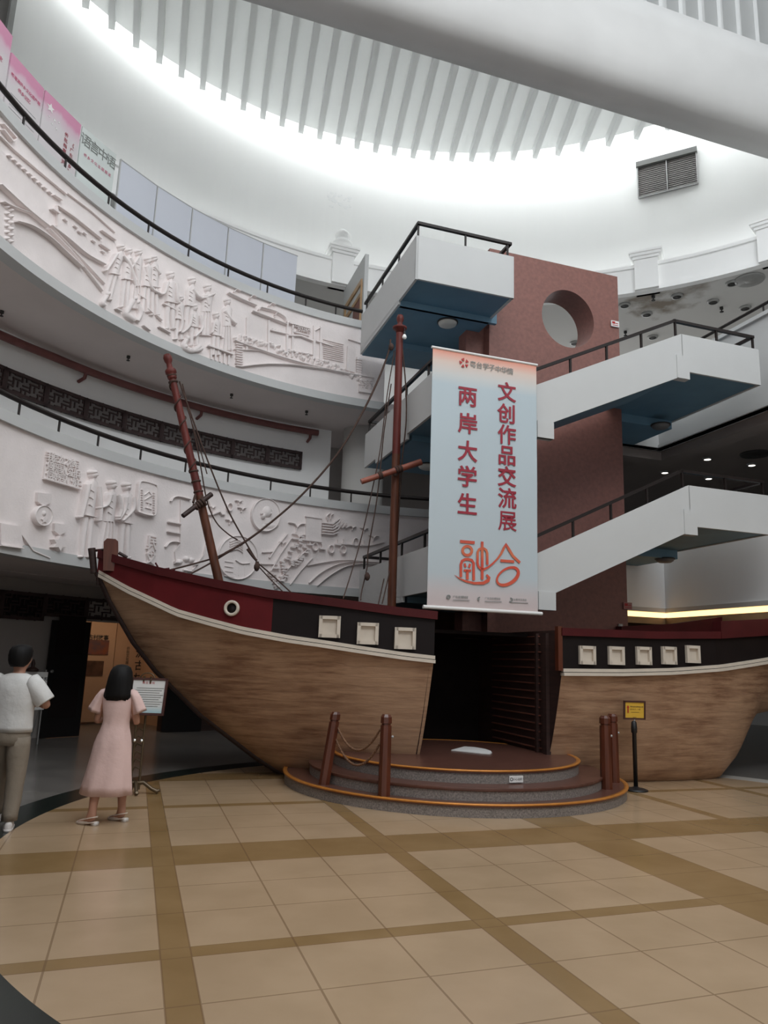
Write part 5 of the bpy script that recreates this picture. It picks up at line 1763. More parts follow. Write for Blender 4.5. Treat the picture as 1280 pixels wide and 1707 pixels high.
# --- lower mural
mb = MB(); plate(mb, [(76, 752), (132, 772), (131, 815), (70, 798)], .03); line(mb, [(70, 798), (131, 816)], 2.0, .07); rp(mb, 'relief_text_tablet', lm)
mb = MB()
for j, tx in enumerate(('我家三次二次参军', '但第一国人，爱出兵', '但次第一国人，出好名')):
    rtext(mb, tx, 80 - j * .8, 762 + j * 15, 122 + j * 3, 775 + j * 16.5, .15, .012)
rp(mb, 'relief_lettering', lm)
def medal(cx, cy, r, star):
    mb = MB()
    plate(mb, [(cx - r * .75 + 4, cy - r * 2.6), (cx + r * .75 + 4, cy - r * 2.4), (cx + r * .8 + 3, cy - r * 1.5), (cx + 2, cy - r * 1.05), (cx - r * .7 + 2, cy - r * 1.6)], .06)
    if star:
        pts = []
        for k in range(12):
            rr = r if k % 2 == 0 else r * .55
            pts.append((cx + rr * cos(pi / 2 + k * pi / 6), cy + rr * sin(pi / 2 + k * pi / 6)))
        plate(mb, pts, .10)
    else:
        for rr, d_ in ((1, .08), (.86, .05)):
            plate(mb, [(cx + r * rr * .95 * cos(t), cy + r * rr * 1.1 * sin(t)) for t in [i * 2 * pi / 28 for i in range(28)]], d_)
        limb(mb, [(cx + r * .95 * cos(t), cy + r * 1.1 * sin(t)) for t in [i * 2 * pi / 28 for i in range(29)]], 2.0, .10)
        blob(mb, cx, cy - r * .25, r * .4, r * .5, .11)
        plate(mb, [(cx + (.4 if k % 2 == 0 else .18) * r * cos(-pi / 2 + k * pi / 5), cy + r * .5 + (.4 if k % 2 == 0 else .18) * r * sin(-pi / 2 + k * pi / 5)) for k in range(10)], .10)
    rp(mb, 'relief_medal', lm)
medal(66, 860, 15, False); medal(93, 906, 13, True)
figure(lm, 152, 792, 6.6, 138, 928, [[(141, 808), (134, 840), (128, 862)], [(158, 812), (161, 850), (160, 868)]], d=.11)
figure(lm, 184, 810, 7.0, 172, 930, [[(178, 826), (172, 842), (160, 847)], [(190, 826), (196, 848), (192, 862)]], robe=True, d=.11)
figure(lm, 209, 813, 6.8, 204, 930, [[(204, 830), (202, 850), (192, 866)], [(216, 830), (216, 850), (198, 868)]], d=.11, lean=-1)
mb = MB()
cx, cy = 242, 831
rr = [(228, 808), (232, 803), (252, 808), (258, 815), (256, 852), (250, 860), (229, 855), (224, 848)]
plate(mb, rr, .07); limb(mb, curve(rr + [rr[0]], 3), 3.0, .10)
for k in range(9):
    line(mb, [(230, 817 + k * 4), (233, 818 + k * 4)], 1.2, .10); line(mb, [(250, 822 + k * 4), (253, 823 + k * 4)], 1.2, .10)
limb(mb, [(236, 826), (243, 820), (249, 828)], 2, .10); limb(mb, [(236, 834), (249, 826)], 2, .10); limb(mb, [(238, 838), (248, 841)], 2, .10); limb(mb, [(237, 847), (248, 850)], 2, .10); limb(mb, [(243, 838), (242, 849)], 2, .10)
rp(mb, 'relief_badge', lm)
mb = MB(); plate(mb, [(246, 893), (258, 896), (254, 940), (243, 936)], .025); rtext(mb, '民公义', 252, 903, 248, 932, .22, .01); rp(mb, 'relief_lettering', lm)
mb = MB()
plate(mb, [(-4, 872), (28, 878), (34, 908), (30, 914), (-4, 908)], .06); line(mb, [(30, 888), (52, 918), (80, 930)], 1.6, .05); line(mb, [(-4, 909), (32, 914)], 2, .09)
rp(mb, 'relief_chest', lm)
mb = MB()
limb(mb, curve([(283, 836), (287, 830), (296, 828), (316, 833)], 4), 1.8, .07); line(mb, [(278, 870), (300, 874)], 1.8, .07); line(mb, [(277, 886), (298, 890)], 1.8, .07)
limb(mb, curve([(274, 912), (280, 905), (288, 903), (298, 905)], 4), 1.8, .07); line(mb, [(300, 834), (299, 905), (290, 920), (292, 938)], 1.2, .04); line(mb, [(332, 842), (350, 860)], 1.4, .05)
limb(mb, [(289, 938), (296, 938)], 4, .09)
for x, y in ((298, 937), (310, 932), (318, 934), (325, 940), (308, 952)):
    blob(mb, x, y, 6, 5, .07)
limb(mb, [(303, 951), (318, 953)], 3.4, .09); line(mb, [(345, 830), (355, 858), (338, 925), (320, 950)], 1.2, .04)
rp(mb, 'relief_hill_and_huts', lm)
def medallion(cx, cy, rx, ry, head):
    mb = MB()
    plate(mb, [(cx + rx * cos(t), cy + ry * sin(t)) for t in [i * 2 * pi / 36 for i in range(36)]], .05)
    limb(mb, [(cx + rx * cos(t), cy + ry * sin(t)) for t in [i * 2 * pi / 36 for i in range(37)]], 1.8, .085)
    if head:
        blob(mb, cx + 2, cy - 5, 10, 12, .12); blob(mb, cx - 5, cy + 2, 5, 7, .13); blob(mb, cx - 8, cy - 2, 2.2, 3, .14); blob(mb, cx + 7, cy - 2, 2.4, 3.6, .14)
        limb(mb, [(cx + 2, cy + 5), (cx + 4, cy + 14)], [12, 18], .09); blob(mb, cx + 6, cy + 18, 18, 7, .08)
    else:
        for k in range(5):
            limb(mb, curve([(cx - 14, cy - 26 + k * 4), (cx - 2, cy - 30 + k * 4), (cx + 8, cy - 24 + k * 4)], 3), 2, .09)
        limb(mb, curve([(cx - 4, cy + 4), (cx + 6, cy + 10), (cx + 20, cy + 9)], 3), 2.4, .09); line(mb, [(cx + 2, cy + 12), (cx + 1, cy + 30)], 2, .06); line(mb, [(cx + 12, cy + 12), (cx + 12, cy + 30)], 2, .06)
        for k in range(4):
            line(mb, [(cx - 22, cy + 6 + k * 8), (cx - 8, cy + 8 + k * 8)], 1.2, .07)
    rp(mb, 'relief_medallion', lm)
medallion(441, 859, 23.5, 27, True); medallion(394, 930, 33, 36, False)
def bird(mb, x, y, s):
    limb(mb, curve([(x - s, y - s * .25), (x - s * .3, y - s * .1), (x, y + s * .35)], 3), [.8, 1.6, 2, 2.2, 2, 1.8, 1.4], .07)
    limb(mb, curve([(x + s, y - s * .05), (x + s * .4, y - s * .05), (x, y + s * .35)], 3), [.8, 1.6, 2, 2.2, 2, 1.8, 1.4], .07)
    limb(mb, [(x, y + s * .3), (x - s * .1, y + s * .9)], 1.6, .05)
for x, y, s in ((397, 836, 6), (402, 848, 7), (494, 875, 14), (497, 893, 11), (587, 879, 6), (606, 882, 7), (622, 895, 9), (470, 905, 6), (352, 846, 6), (382, 868, 7)):
    mb = MB(); bird(mb, x, y, s); rp(mb, 'relief_bird', lm)
mb = MB()
plate(mb, [(510, 861), (535, 864), (534, 904), (508, 900)], .035); line(mb, [(508, 861), (536, 865)], 1.8, .06); line(mb, [(485, 898), (535, 904)], 2.2, .08)
for k in range(5):
    line(mb, [(535, 872 + k * 4.4), (553, 874 + k * 4.4), (566 - k, 864 + k * 6)], 1.8, .08)
for k in range(4):
    line(mb, [(556 + k * 6, 882 - k * .5), (566 + k * 5.6, 866 + k * 3.6)], 1.8, .08)
limb(mb, curve([(546, 868), (543, 861), (550, 855)], 3), 1.8, .08); limb(mb, curve([(550, 866), (550, 860), (555, 857)], 3), 1.6, .08)
rp(mb, 'relief_emblem', lm)
mb = MB()
for x, y in ((524, 912), (551, 916), (571, 917), (592, 904), (381, 846)):
    mb = MB(); limb(mb, [(x + 4.5 * cos(t), y + 6.5 * sin(t)) for t in [i * 2 * pi / 16 for i in range(17)]], 2.2, .08); rp(mb, 'relief_lamp', lm)
for x, y in ((536, 915), (572, 907), (606, 909), (562, 908), (515, 908)):
    mb = MB(); line(mb, [(x - 5, y), (x + 5, y + 1)], 2.2, .08); line(mb, [(x, y - 8), (x, y)], 1.8, .06); rp(mb, 'relief_letter', lm)
mb = MB()
line(mb, [(560, 906), (610, 911), (640, 904)], 1.2, .05); rp(mb, 'relief_fillet', lm); mb = MB(); line(mb, [(374, 857), (368, 858), (364, 853), (352, 858), (340, 858)], 2, .07)
rp(mb, 'relief_fillet', lm)
mb = MB()
random.seed(5)
for (x0, y0, x1, y1) in ((484, 898, 450, 952), (512, 915, 462, 968), (520, 930, 482, 975), (478, 890, 448, 930)):
    limb(mb, [(x0, y0), ((x0 + x1) / 2 - 2, (y0 + y1) / 2), (x1, y1)], 2.0, .07)
for k in range(46):
    f = random.random(); g = random.random()
    x = 455 + 55 * f + 12 * g - 8; y = 955 - 62 * f + 26 * g
    line(mb, [(x - 3, y - .6), (x + 3, y + .4)], 2.2, .09)
    if k % 2: line(mb, [(x + 1, y), (x - 1, y + 4)], 1.8, .07)
rp(mb, 'relief_marching_steps', lm)
mb = MB()
limb(mb, curve([(511, 943), (550, 936), (580, 934), (636, 938)], 5), 1.8, .07)
limb(mb, curve([(514, 972), (535, 954), (565, 940), (600, 936), (636, 939)], 5), 1.8, .08)
limb(mb, curve([(527, 977), (548, 960), (575, 945), (605, 940), (636, 941)], 5), 1.8, .08)
line(mb, [(436, 921), (455, 920)], 1.2, .05); line(mb, [(434, 940), (462, 941)], 1.2, .05)
rp(mb, 'relief_road_curves', lm)
random.seed(11)

# ================================================================= display boards on the upper balcony
def board(th0, th1, ztop, label, m, group, cat='board', edge=True):
    R = 8.2
    P0, P1 = polar(R, th0, 7.82), polar(R, th1, 7.82)      # P0 left, P1 right in the view
    c = (P0 + P1) / 2
    ux = (P1 - P0).normalized(); un = Vector((ux.y, -ux.x, 0))
    if (HALL - c).dot(un) < 0: un = -un
    W = (P1 - P0).length
    t = thing('display_board', c, label, cat, group)
    Hh = ztop - 7.82
    MB().box(c + Z * Hh / 2, (W - .02, .03, Hh), (ux, un, Z)).build('panel', m, t)
    b = MB()
    if edge:
        b.box(c + Z * Hh / 2 - ux * (W / 2 - .012) + un * .004, (.02, .035, Hh + .02), (ux, un, Z))
        b.box(c + Z * Hh + un * .004, (W, .035, .018), (ux, un, Z))
    for a in (-.4, .4):
        b.box(c + ux * W * a - un * .16 + Z * .03, (.05, .35, .05), (ux, un, Z))
    b.build('edge_frame', M['boardedge'], t)
    return t, c, ux, un, W, Hh
ed = [151.9, 145.8, 139.9, 133.8, 127.8, 121.9]
bn = ['leftmost, next to the pale calligraphy poster', 'second from the left', 'middle one', 'second from the right', 'rightmost, nearest the leaning wooden frame']
for k in range(5):
    board(deg(ed[k]), deg(ed[k + 1]), 10.46, 'blank blue-grey display board behind the upper handrail, ' + bn[k], M['board'], 'blank boards on the upper balcony')
t, c, ux, un, W, Hh = board(deg(158.2), deg(152.6), 10.48, 'pale green-grey poster board with black calligraphy along its top', M['boardgreen'], 'posters on the upper balcony', edge=False)
b = MB()
put_line(b, '语言中语', c + Z * (Hh - .21) - ux * .29 + un * .022, ux, Z, un, .24, .195, .0)
b.build('calligraphy', M['greyink'], t)
b = MB(); put_line(b, '侨乡文化主题展览', c + Z * (Hh - .48) - ux * .27 + un * .022, ux, Z, un, .07, .08, .0)
b.build('subtitle', M['pinkink'], t)
t, c, ux, un, W, Hh = board(deg(164.2), deg(158.3), 10.48, 'pink topped poster board with stars and two columns of red characters', M['pinkposter'], 'posters on the upper balcony', edge=False)
b = MB()
put_line(b, '《广东侨乡》', c + Z * (Hh - .50) + ux * .27 + un * .022, ux, Z, un, .085, .10, .006, True)
b.build('red_column', M['redink'], t); b = MB()
put_line(b, '侨批档案展览馆藏', c + Z * (Hh - .42) + ux * .12 + un * .022, ux, Z, un, .085, .10, .006, True)
b.build('red_column', M['redink'], t)
b = MB()
for sx_, sz, r in ((-.27, .22, .085), (-.16, .36, .03), (-.07, .33, .022), (-.2, .46, .02), (-.10, .47, .024), (-.28, .38, .018)):
    o_ = c + Z * (Hh - sz) + ux * sx_ + un * .017
    b.prism([o_ + (ux * cos(pi / 2 + k * pi / 5) + Z * sin(pi / 2 + k * pi / 5)) * (r if k % 2 == 0 else r * .45) for k in range(10)], un * .004)
b.build('printed_stars', M['paper'], t)
t, c, ux, un, W, Hh = board(deg(169.6), deg(164.3), 10.47, 'pink topped poster board with small magenta title rows', M['pinkposter'], 'posters on the upper balcony', edge=False)
b = MB()
put_line(b, '粤港澳侨乡文化遗产展', c + Z * (Hh - .33) - ux * .30 + un * .022, ux, Z, un, .07, .066, .003)
b.build('title_row', M['pinkink'], t); b = MB()
put_line(b, '侨乡记忆', c + Z * (Hh - .46) - ux * .12 + un * .022, ux, Z, un, .075, .07, .005)
b.build('title_row', M['pinkink'], t)
b = MB()
for k in range(12):
    b.box(c + Z * (Hh - .62 - .06 * k) + un * .018, (.56, .004, .010), (ux, un, Z))
b.build('text_lines', M['boardedge'], t)
t, c, ux, un, W, Hh = board(deg(175.5), deg(169.7), 10.72, 'taller pink poster board cut by the left edge of the photo', M['pinkposter'], 'posters on the upper balcony', edge=False)
b = MB(); put_line(b, '侨史', c + Z * (Hh - .55) + ux * .15 + un * .022, ux, Z, un, .08, .08, .005); b.build('title_rows', M['pinkink'], t)
# tall frame board standing edge-on next to the top landing
tp_ = at_y(609, 425, 15.75)
t = thing('frame_board', Vector((tp_.x, tp_.y, 7.82)), 'tall white board seen edge-on with a wooden frame and maroon panel, by the top landing', 'board')
hB = tp_.z - 7.82
cc = Vector((tp_.x, tp_.y, 7.82))
b = MB(); b.box(cc + E2 * .03 + E1 * .9 + Z * hB / 2, (.09, 1.9, hB), (E2, E1, Z)); b.build('panel', M['white'], t)
b = MB()
b.box(cc - E2 * .03 + E1 * .85 + Z * (hB - .62), (.04, 1.5, .12), (E2, E1, Z)); b.box(cc - E2 * .03 + E1 * .85 + Z * (hB - .95), (.04, 1.5, .10), (E2, E1, Z)); b.box(cc - E2 * .03 + E1 * 1.55 + Z * (hB - .62) / 2, (.05, .1, hB - .62), (E2, E1, Z))
b.box(cc - E2 * .03 + E1 * .1 + Z * (hB - .62) / 2, (.05, .05, hB - .7), (E2, E1, Z))
b.build('wooden_frame', M['ledtrim'], t)
b = MB(); b.box(cc - E2 * .02 + E1 * .45 + Z * (hB - 1.0) / 2, (.03, .65, hB - 1.0), (E2, E1, Z)); b.build('maroon_panel', M['granite'], t)

# ================================================================= easel sign and poster stand
P = Vector((-2.86, 9.55, 0))
t = thing('easel_sign', P, 'ornate bronze stand with a dark framed white notice, right of the woman', 'sign stand')
fc = at_y(246, 1161, 9.35)
tilt = Vector((0, .18, 1)).normalized(); fx = Vector((1, .05, 0)).normalized(); fn = fx.cross(tilt)
if fn.y > 0: fn = -fn
b = MB()
fw_, fh_ = .44, .44
for a in (-.5, .5):
    b.box(fc + fx * a * (fw_ - .02), (.028, .03, fh_), (fx, fn, tilt)); b.box(fc + tilt * a * (fh_ - .02), (fw_, .03, .028), (fx, fn, tilt))
b.box(fc - fn * .012, (fw_ - .01, .01, fh_ - .01), (fx, fn, tilt))
fr = b.build('notice_frame', M['frame'], t)
MB().box(fc, (fw_ - .04, .008, fh_ - .04), (fx, fn, tilt)).build('notice_sheet', M['easelsheet'], fr)
b = MB()
for k in range(9):
    b.box(fc + tilt * (.10 - k * .027) + fn * .006 + fx * (.0 if k % 3 else .02), (.33 - .05 * (k % 3 == 2), .002, .006), (fx, fn, tilt))
b.build('notice_text', M['greyink'], fr)
b = MB(); put_line(b, '展览须知', fc + tilt * .165 + fn * .006 - fx * .07, fx, tilt, fn, .034, .04, .0); b.build('notice_heading', M['signred'], fr)
sx0 = fc + Vector((-.04, .06, 0)); sx0.z = 0
b = MB()
for dx in (-.085, .02):
    b.tube([sx0 + Vector((dx, 0, .05)), sx0 + Vector((dx, 0, .9)), fc + Vector((dx * .8, .03, .24))], .014, 8)
b.tube([fc + Vector((-.03 + .085 * cos(a), .03, .22 + .06 * sin(a))) for a in [i * pi / 10 for i in range(11)]], .008, 6)
for k in range(6):
    z_ = .25 + k * .09
    b.tube([sx0 + Vector((-.085, 0, z_)), sx0 + Vector((-.05, .0, z_ + .06)), sx0 + Vector((.02, 0, z_ + .03))], .010, 6)
b.build('upright_rods', M['bracket'], t)
b = MB()
for a_ in (.2, 1.9, 3.4, 5.0):
    d_ = Vector((cos(a_), sin(a_) * .6, 0))
    q0 = sx0 + Vector((-.03, 0, 0))
    b.tube([q0 + Z * .12, q0 + d_ * .10 + Z * .13, q0 + d_ * .20 + Z * .06, q0 + d_ * .27 + Z * .03, q0 + d_ * .30 + Z * .045], [.025, .025, .022, .026, .016], 8)
b.build('scrolled_feet', M['bracket'], t)
b = MB()
for dx in (-.075, .01):
    b.lathe(sx0 + Vector((dx, -.03, .62)), [(0, 0), (.018, 0), (.022, .01), (.018, .02), (0, .022)], 10, Vector((0, -1, 0)))
b.build('steel_knob', mat('polished_steel', (.8, .8, .78), .15, metal=1.0), t)

P = polar(9.95, deg(146.6), 0)
ux = Vector((sin(deg(145.2)), -cos(deg(145.2)), 0)); un = Vector((-cos(deg(145.2)), -sin(deg(145.2)), 0))
t = thing('poster_stand', P, 'white poster on a floor stand half hidden behind the man', 'poster stand')
pz0 = .55
b = MB(); b.box(P + Z * .93 - ux * .12, (.64, .02, .66), (ux, un, Z)); b.build('poster_sheet', M['paper'], t)
b = MB(); put_line(b, '参观须知', P + Z * 1.14 - ux * .10 + un * .016, ux, Z, un, .07, .09, .01); b.build('poster_heading', M['ink'], t)
b = MB()
for a in (-.42, .18):
    b.tube([P + ux * a - un * .03 + Z * .0, P + ux * a - un * .03 + Z * 1.3], .014, 6); b.tube([P + ux * a - un * .03 + Z * .8, P + ux * a - un * .28 + Z * .01], .012, 6)
b.build('stand_legs', M['metalgrey'], t)
b = MB(); b.lathe(P + Z * 1.27 - ux * .10, [(.10, 0), (.11, .03), (.07, .06), (.03, .08), (.035, .14), (.015, .2), (0, .22)], 14); b.build('top_ornament', M['timber'], t)

# ================================================================= people
def skinned(name, nodes, edges, parent, m, root_i=0, levels=2):
    me = D.meshes.new(name)
    base = parent.location if parent.parent is None else Vector((0, 0, 0))
    me.from_pydata([n[0] for n in nodes], edges, [])
    o = D.objects.new(name, me); COL.objects.link(o)
    md = o.modifiers.new('skin', 'SKIN'); md.use_smooth_shade = True
    sk = me.skin_vertices[0].data
    for i, n in enumerate(nodes):
        sk[i].radius = n[1] if isinstance(n[1], tuple) else (n[1], n[1])
        sk[i].use_root = (i == root_i)
    sb = o.modifiers.new('subdivision', 'SUBSURF'); sb.levels = levels; sb.render_levels = levels
    bpy.context.view_layer.update()
    dg = bpy.context.evaluated_depsgraph_get()
    m2 = D.meshes.new_from_object(o.evaluated_get(dg))
    m2.name = name
    D.objects.remove(o); D.meshes.remove(me)
    m2.materials.clear(); m2.materials.append(m)
    for p in m2.polygons: p.use_smooth = True
    o = D.objects.new(name, m2); COL.objects.link(o); o.parent = parent
    return o
def body_nodes(h, female, feet, elbows, wrists, hand_dir, hipw, shw):
    """skeleton in the person's frame: x to the right, y forward; h = height"""
    N, E_ = [], []
    def nd(p, r, parent=None):
        N.append((p, r))
        if parent is not None: E_.append((parent, len(N) - 1))
        return len(N) - 1
    pel = nd((0, 0, h * .52), (.125 if female else .13, .095))
    sp = nd((0, .0, h * .61), (.105 if female else .125, .085), pel)
    ch = nd((0, .0, h * .72), (.12 if female else .15, .095), sp)
    ub = nd((0, -.005, h * .80), (.10 if female else .13, .075), ch)
    nk = nd((0, .005, h * .845), .048 if female else .056, ub)
    n2 = nd((0, .015, h * .875), .046 if female else .055, nk)
    hd = nd((0, .02, h * .913), (.078, .09), n2)
    h2 = nd((0, .02, h * .953), (.082, .098), hd)
    h3 = nd((0, .015, h * .985), (.05, .06), h2)
    nd((0, .125, h * .925), .012, hd)                       # nose
    for s in (-1, 1):
        nd((s * .088, .0, h * .928), .012, hd)              # ear
    for s, ft, el, wr in zip((-1, 1), feet, elbows, wrists):
        hp = nd((s * hipw, 0, h * .49), .088, pel)
        kn = nd((s * hipw * .9 + ft[0] * .4, ft[1] * .4 + .03, h * .285), .058, hp)
        cf = nd((ft[0] * .8 + s * hipw * .2, ft[1] * .8 - .01, h * .19), .053, kn)
        an = nd((ft[0], ft[1], h * .055), .034, cf)
        fd = Vector((ft[2], ft[3], 0)).normalized()
        he = nd((ft[0] - fd.x * .03, ft[1] - fd.y * .03, .028), .030, an)
        mi = nd((ft[0] + fd.x * .07, ft[1] + fd.y * .07, .032), (.034, .026), an)
        nd((ft[0] + fd.x * .15, ft[1] + fd.y * .15, .02), (.034, .016), mi)
        sh = nd((s * shw, -.005, h * .795), .058 if not female else .048, ub)
        e = nd(el, .040 if not female else .035, sh)
        w = nd(wr, .027 if not female else .023, e)
        hdv = Vector(hand_dir[0 if s < 0 else 1]).normalized()
        side = hdv.cross(Vector((0, 0, 1))).normalized()
        pm = Vector(wr) + hdv * .06
        p_ = nd(tuple(pm), (.030, .016), w)
        for k, (o_, L) in enumerate(((-.026, .055), (-.009, .066), (.009, .062), (.026, .05))):
            k1 = nd(tuple(pm + hdv * .035 + side * o_), .0085, p_)
            k2 = nd(tuple(pm + hdv * (.035 + L * .55) + side * o_ + Vector((0, 0, -.010))), .0078, k1)
            nd(tuple(pm + hdv * (.035 + L * .85) + side * o_ + Vector((0, 0, -.032))), .0068, k2)
        t1 = nd(tuple(Vector(wr) + hdv * .03 + side * .034 * -s), .0095, w)
        nd(tuple(Vector(wr) + hdv * .075 + side * .05 * -s), .0085, t1)
    return N, E_
def person(base, rotz, label):
    t = thing('person', base, label, 'person')
    t.rotation_euler = (0, 0, rotz)
    return t
def ploft(rings, name, parent, m, cap=(True, True)):
    """loft in the person's own frame"""
    mb = MB(); mb.loft(rings, True, cap)
    me = D.meshes.new(name)
    me.from_pydata(mb.v, [], mb.f); me.update()
    bm = bmesh.new(); bm.from_mesh(me); bmesh.ops.remove_doubles(bm, verts=bm.verts, dist=1e-5); bmesh.ops.recalc_face_normals(bm, faces=bm.faces); bm.to_mesh(me); bm.free()
    for p in me.polygons: p.use_smooth = True
    me.materials.append(m)
    o = D.objects.new(name, me); COL.objects.link(o); o.parent = parent
    return o
def ering(c, rx, ry, n=40, fold=0.0, k=7, ph=0.0, up=None):
    """ellipse ring with optional folds"""
    out = []
    for i in range(n):
        a = 2 * pi * i / n
        f = 1 + fold * (sin(k * a + ph) * .6 + sin((k + 4) * a + ph * 1.7) * .4)
        out.append(Vector((c[0] + rx * f * cos(a), c[1] + ry * f * sin(a), c[2])))
    return out
def tring(c, d, r0, r1, n=20, fold=0.0, ph=0):
    """ring perpendicular to direction d"""
    d = Vector(d).normalized()
    u = d.cross(Vector((0, 1, 0))).normalized(); w = d.cross(u)
    return [Vector(c) + u * r0 * cos(2 * pi * i / n) * (1 + fold * sin(5 * 2 * pi * i / n + ph)) + w * r1 * sin(2 * pi * i / n) * (1 + fold * sin(5 * 2 * pi * i / n + ph)) for i in range(n)]
def face(parent, h):
    for s in (-1, 1):
        mb = MB(); mb.lathe((s * .032, .098, h * .938), [(0, -.008), (.010, 0), (.007, .006), (0, .008)], 10, Vector((0, 1, 0)))
        o = mb.build('eye', M['ink'], parent); o.location = Vector((0, 0, 0)); o.data.transform(Matrix.Translation(parent.location))
    mb = MB(); mb.tube([(-.022, .100, h * .902), (0, .108, h * .900), (.022, .100, h * .902)], .006, 6)
    o = mb.build('mouth', M['redink'], parent); o.data.transform(Matrix.Translation(parent.location))

# --- woman in the pink dress, seen from behind
hw = 1.535
wo = person(Vector((-2.655, 7.82, 0)), 0, 'person from behind with black bob hair, pale pink dress and white slingback shoes')
ft = [(-.105, -.12, -.9, .35), (.115, .10, -.85, .45)]
N_, E_ = body_nodes(hw, True, ft, [(-.215, .03, hw * .625), (.205, .03, hw * .625)], [(-.10, .20, hw * .66), (.10, .20, hw * .66)], [(.5, .8, .1), (-.5, .8, .1)], .075, .145)
skinned('body', N_, E_, wo, M['skin'])
face(wo, hw)
rings = [ering((0, .0, 1.285), .085, .062), ering((0, -.002, 1.275), .135, .075), ering((0, -.005, 1.245), .165, .088), ering((0, -.003, 1.19), .162, .102), ering((0, 0, 1.11), .150, .106, fold=.008), ering((0, 0, 1.03), .137, .102, fold=.022, k=7),
         ering((0, 0, .975), .131, .100, fold=.035, k=7, ph=.4), ering((-.002, 0, .92), .139, .106, fold=.05, k=7, ph=1.0), ering((-.006, 0, .84), .165, .122, fold=.045, k=6, ph=1.5), ering((-.012, .0, .76), .183, .134, fold=.035, k=6, ph=.9), ering((-.018, 0, .62), .200, .150, fold=.028, k=6, ph=.7), ering((-.025, 0, .47), .222, .166, fold=.048, k=6, ph=1.0),
         ering((-.030, 0, .36), .240, .180, fold=.062, k=6, ph=1.1), ering((-.032, 0, .272), .252, .188, fold=.072, k=6, ph=1.2), ering((-.032, 0, .275), .246, .182, fold=.072, k=6, ph=1.2), ering((-.025, 0, .45), .212, .156, fold=.048, k=6, ph=1.0)]
ploft(rings, 'dress', wo, M['pinkdress'], (False, False))
for s in (-1, 1):
    d_ = Vector((s * .45, .05, -1)).normalized()
    c0 = Vector((s * .125, -.005, 1.262))
    rings = [tring(c0 - d_ * .01, (s, 0, -.4), .035, .055), tring(c0 + Vector((s * .028, 0, -.012)), (s, 0, -.7), .047, .062, fold=.02), tring(c0 + Vector((s * .055, .005, -.055)), d_, .052, .066, fold=.05), tring(c0 + Vector((s * .078, .01, -.11)), d_, .057, .070, fold=.08), tring(c0 + Vector((s * .100, .014, -.165)), d_, .064, .074, fold=.11), tring(c0 + Vector((s * .112, .015, -.195)), d_, .066, .076, fold=.12), tring(c0 + Vector((s * .100, .014, -.165)), d_, .058, .068, fold=.1)]
    ploft(rings, 'sleeve', wo, M['pinkdress'], (True, False))
hr = []
for z, rx, ry, cy, fo in ((1.545, .012, .012, .0, 0), (1.538, .05, .055, .0, 0), (1.515, .087, .095, -.0, .01), (1.47, .108, .118, -.004, .012), (1.41, .120, .125, -.012, .018), (1.35, .127, .120, -.018, .022), (1.30, .133, .112, -.026, .028), (1.25, .138, .104, -.034, .04), (1.215, .136, .092, -.04, .06), (1.195, .120, .07, -.045, .10)):
    hr.append([Vector((v.x, min(v.y, .055 + .0 if z < 1.48 else v.y), v.z + (.012 * sin(9 * i) if z < 1.25 else 0))) for i, v in enumerate(ering((.004, cy, z), rx, ry, 44, fo, 15))])
ploft(hr, 'hair', wo, M['hair'])
for (fx_, fy_, dx, dy) in ft:
    d_ = Vector((dx, dy, 0)).normalized(); sd = Vector((-d_.y, d_.x, 0))
    def fr_(x, w, z): return Vector((fx_, fy_, 0)) + d_ * x + sd * w + Vector((0, 0, z))
    rings = []
    for x, w, z0, z1 in ((-.065, .026, .030, .050), (-.03, .032, .024, .045), (.02, .030, .012, .05), (.07, .036, .004, .058), (.12, .036, .002, .045), (.165, .022, .002, .026), (.185, .006, .003, .014)):
        rings.append([fr_(x, -w, z0), fr_(x, w, z0), fr_(x, w * .95, (z0 + z1) / 2), fr_(x, w * .5, z1 if x > .05 else z0 + .012), fr_(x, -w * .5, z1 if x > .05 else z0 + .012), fr_(x, -w * .95, (z0 + z1) / 2)])
    sh_ = ploft(rings, 'shoe', wo, M['strap'])
    rings = [[fr_(-.075 + a_, b_, z) for a_, b_ in ((0, -.026), (.055, -.026), (.055, .026), (0, .026))] for z in (0.0, .036)]
    ploft(rings, 'heel_block', sh_, M['shoe'])
    mb = MB(); mb.tube([fr_(.07, .036, .05), fr_(.0, .040, .070), fr_(-.055, .022, .082), fr_(-.068, 0, .084), fr_(-.055, -.022, .082), fr_(.0, -.040, .070), fr_(.07, -.036, .05)], .006, 6)
    o = mb.build('heel_strap', M['strap'], sh_); o.data.transform(Matrix.Translation(wo.location))

# --- man in the white T-shirt at the left edge
hm = 1.69
ma = person(Vector((-3.52, 7.42, 0)), radians(-6), 'person from behind in a white T-shirt, khaki trousers and white shoes at the left edge')
ft = [(-.20, .22, -.1, 1), (.105, -.02, -.55, 1)]
N_, E_ = body_nodes(hm, False, ft, [(-.29, .06, hm * .665), (.30, .07, hm * .665)], [(-.06, .24, hm * .665), (.05, .22, hm * .69)], [(.9, .1, .05), (-.9, .1, .05)], .095, .185)
skinned('body', N_, E_, ma, M['skin'])
face(ma, hm)
rings = [ering((0, .0, 1.435), .070, .062), ering((0, -.002, 1.428), .095, .072), ering((0, -.005, 1.405), .165, .088), ering((0, -.01, 1.36), .205, .108), ering((0, -.01, 1.27), .208, .125, fold=.006), ering((0, -.005, 1.17), .198, .128, fold=.010), ering((0, 0, 1.08), .192, .126, fold=.014, k=5), ering((0, 0, 1.0), .192, .130, fold=.020, k=5), ering((0, 0, .93), .198, .138, fold=.022, k=5, ph=.5), ering((0, 0, .885), .198, .138, fold=.025, k=5, ph=.6), ering((0, 0, .89), .19, .13, fold=.02, k=5, ph=.6)]
